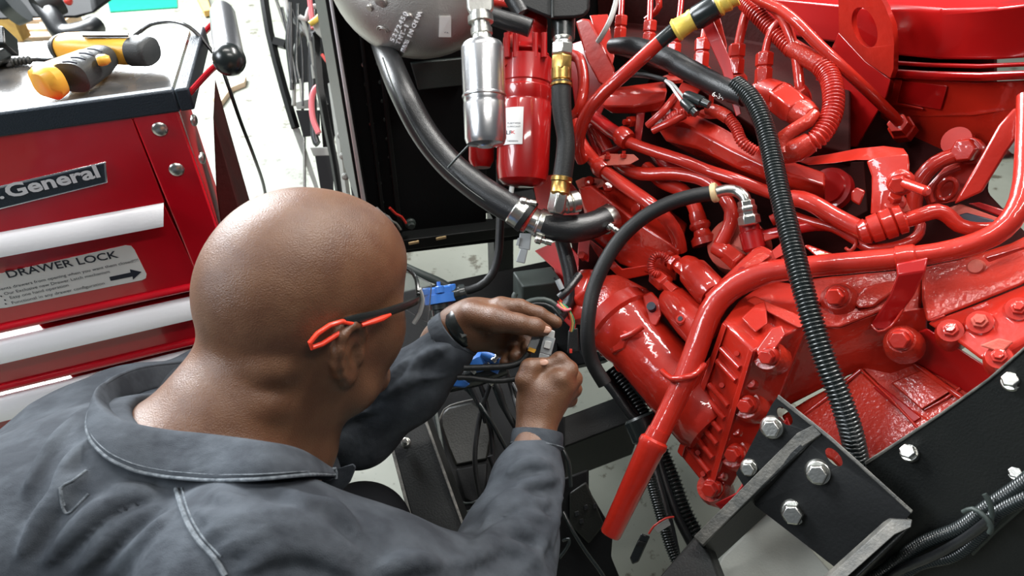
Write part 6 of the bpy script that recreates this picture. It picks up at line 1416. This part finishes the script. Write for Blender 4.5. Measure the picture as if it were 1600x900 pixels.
# cables running down between the hands and the frame
LB = lambda x, y, h=0.0: P(x, y, 1.16-h)
cb = thing('battery_cables', 'thin black cables running down over the dark box below the hands', 'cables', P(770, 700, 1.16))
for pts, r, m_ in (([(728, 598), (745, 625), (765, 655), (790, 700), (812, 740)], 3.4, 'conduit'), ([(750, 600), (760, 630), (768, 680), (770, 740), (765, 800)], 4, 'rub'), ([(772, 604), (782, 630), (800, 660), (815, 690)], 3.6, 'conduit'),
                   ([(790, 575), (800, 610), (812, 650), (830, 700)], 4, 'rub'), ([(735, 600), (752, 640), (758, 660)], 3, 'rub'), ([(800, 596), (812, 620), (825, 640)], 3, 'rub'), ([(705, 602), (722, 604), (740, 620), (756, 650)], 3, 'conduit'), ([(745, 580), (775, 600), (790, 640), (812, 680), (828, 730)], 5, 'rubm'),
                   ([(770, 560), (765, 600), (750, 650), (742, 720), (752, 790)], 4, 'rubm')):
    T('cable', [(x, y, random.uniform(0, .02)) for x, y in pts], r, m_, cb, base=LB, n=10)
T('sleeve_band', [(766, 712, .03), (772, 730, .03)], 5, 'rub', cb, base=LB)
# cables behind the hands, towards the engine
ch2 = thing('looped_cable', 'grey brown cable looping behind the raised fingers', 'cable', P(840, 475, 1.2))
LC = lambda x, y, h=0.0: P(x, y, 1.16-h)
T('cable', [(806, 458, 0), (803, 466, 0), (812, 476, 0), (830, 470, 0), (850, 468, 0), (868, 476, 0), (876, 490, 0)], 4.5, 'dgrey', ch2, base=LC, n=10)
T('cable', [(812, 480, .0), (840, 474, .0), (862, 480, .0), (880, 500, .0)], 3.5, 'rub', ch2, base=LC, n=10)
dc = thing('diagnostic_plug', 'small black plug with red green and yellow wires beside the red casting', 'plug', P(893, 540, 1.1))
T('sleeve', [(905, 430, -.02), (888, 452, 0), (874, 465, 0)], 6.5, 'rub', dc, base=LC, n=14)
T('sleeve_end', [(868, 432, 0), (880, 455, 0)], 4, 'rubm', dc, base=LC); T('ferrule', [(871, 437, .005), (878, 452, .005)], 4.5, 'grey', dc, base=LC)
for i, m_ in enumerate(('wred', 'wgrn', 'wyel', 'wpink', 'wgrn')):
    T('wire', [(872+i, 470+i, .0), (878+i*2, 484-i, .004), (888+i*1.6, 486+i*2, .006), (893+i, 505, .004), (890+i, 520, .0)], 1.5, m_, dc, base=LC, n=6)
T('wire', [(870, 476, .01), (882, 485, .012), (892, 483, .01)], 2.4, 'wpink', dc, base=LC, n=8)
slab('plug_body', [(888, 516, .002), (903, 512, .002), (905, 550, .002), (886, 552, .002)], .02, 'rubm', dc, base=LC, bevel=.002)
slab('plug_mark', [(890, 545, .006), (894, 545, .006), (894, 552, .006), (890, 552, .006)], .004, 'wred', dc, base=LC, bevel=.0005)
# loom below the starter, dropping to the floor
ll = thing('lower_loom', 'black conduits and cables running down beside the red breather tube', 'conduit', P(1000, 680, 1.2))
LL = lambda x, y, h=0.0: P(x, y, 1.22-(y-560)*.0003-h)
T('cable', [(912, 545, .0), (935, 580, .0), (960, 612, .0), (985, 648, .0), (1003, 668, .0), (1020, 730, .0), (1040, 800, .0), (1056, 870, .0)], 8, 'rub', ll, base=LL, n=16)
T('conduit', [(955, 575, -.02), (980, 608, -.02), (1000, 640, -.02), (1024, 690, -.02), (1048, 745, -.02), (1068, 800, -.02), (1095, 850, -.02)], 15, 'conduit', ll, corr=6, base=LL, n=20, depth=.2)
T('conduit', [(945, 585, -.01), (968, 615, -.01), (995, 650, -.01), (1022, 690, -.01), (1034, 740, -.01), (1055, 800, -.01), (1080, 850, -.01)], 7, 'rub', ll, base=LL, n=14)
Ln('loom_clamp', (1000, 650, .0), (1016, 686, .0), [(0, 24), (.1, 28), (.9, 28), (1, 24)], 'conduit', ll, 28, base=LL)
T('cable', [(985, 598, .0), (1002, 618, .0), (1010, 628, .0)], 4, 'rub', ll, base=LL)
T('corrugated_cable', [(1014, 740, .01), (1028, 790, .01), (1046, 850, .01), (1058, 880, .01)], 9, 'conduit', ll, corr=4, base=LL, n=14, depth=.2)
tp = thing('tagged_plug', 'small black plug with a red wire and a white tag below the red tube outlet', 'plug', P(1010, 850, 1.1))
LT = lambda x, y, h=0.0: P(x, y, 1.10-h)
slab('tag', [(1021, 824, 0), (1044, 810, 0), (1048, 820, 0), (1028, 833, 0)], .003, 'wgrey', tp, base=LT, bevel=.0004)
T('wire', [(1053, 808, .002), (1040, 810, .004), (1022, 822, .004), (1014, 834, .002)], 1.6, 'wred', tp, base=LT, n=8)
slab('plug_body', [(1002, 833, 0), (1016, 838, 0), (1008, 856, 0), (998, 878, 0), (988, 882, 0), (984, 872, 0), (994, 850, 0)], .015, 'conduit', tp, base=LT, bevel=.002)
slab('plug_clip', [(998, 845, .003), (1010, 848, .003), (1006, 856, .003), (994, 852, .003)], .006, 'rubm', tp, base=LT, bevel=.001)
# dark control module bottom centre with blue-lit cable
cm = thing('control_module', 'black plastic module and harness beside the right forearm at the bottom', 'module', P(920, 830, 1.15))
LM = lambda x, y, h=0.0: P(x, y, 1.16-h)
slab('module_body', [(872, 750, 0), (920, 732, 0), (920, 765, 0), (958, 830, 0), (955, 870, 0), (980, 930, 0), (850, 930, 0), (862, 800, 0)], .08, 'blackm', cm, base=LM, bevel=.004)
slab('module_upper', [(855, 660, -.02), (882, 650, -.02), (884, 740, -.02), (866, 760, -.02)], .05, 'blackm', cm, base=LM)
slab('module_lid', [(890, 770, .012), (916, 752, .012), (944, 820, .012), (920, 850, .012), (890, 820, .012)], .02, 'olive', cm, base=LM, bevel=.003)
for x, y in ((898, 800), (912, 790), (926, 788), (905, 812)): slab('connector_pin', [(x, y, .016), (x+6, y-2, .016), (x+7, y+5, .016), (x+1, y+7, .016)], .006, 'rub', cm, base=LM, bevel=.0006)
tag(T('tube_cable', [(860, 670, .0), (872, 690, .02), (888, 720, .03), (892, 760, .03)], 3, 'conduit', None, base=LM, n=10), 'thin black cable curving past the right cuff', 'cable')
tag(T('tube_cable', [(880, 800, .04), (895, 830, .05), (915, 862, .05), (940, 896, .05), (955, 925, .05)], 3.2, 'conduit', None, base=LM, n=10), 'thin shiny cable running diagonally to the bottom edge by the forearm', 'cable')
tag(T('tube_cable', [(880, 845, .04), (890, 842, .05), (886, 856, .05), (874, 872, .05)], 2.6, 'conduit', None, base=LM, n=10), 'short curved cable end lowest beside the right forearm', 'cable')
tag(T('floor_wire', [(624, 802, 0), (640, 806, 0), (652, 812, 0)], 2.4, 'rubm', None, base=lambda x, y, h=0: P(x, y, 1.2), n=8), 'short black wire between the knee and the black channel', 'cable')
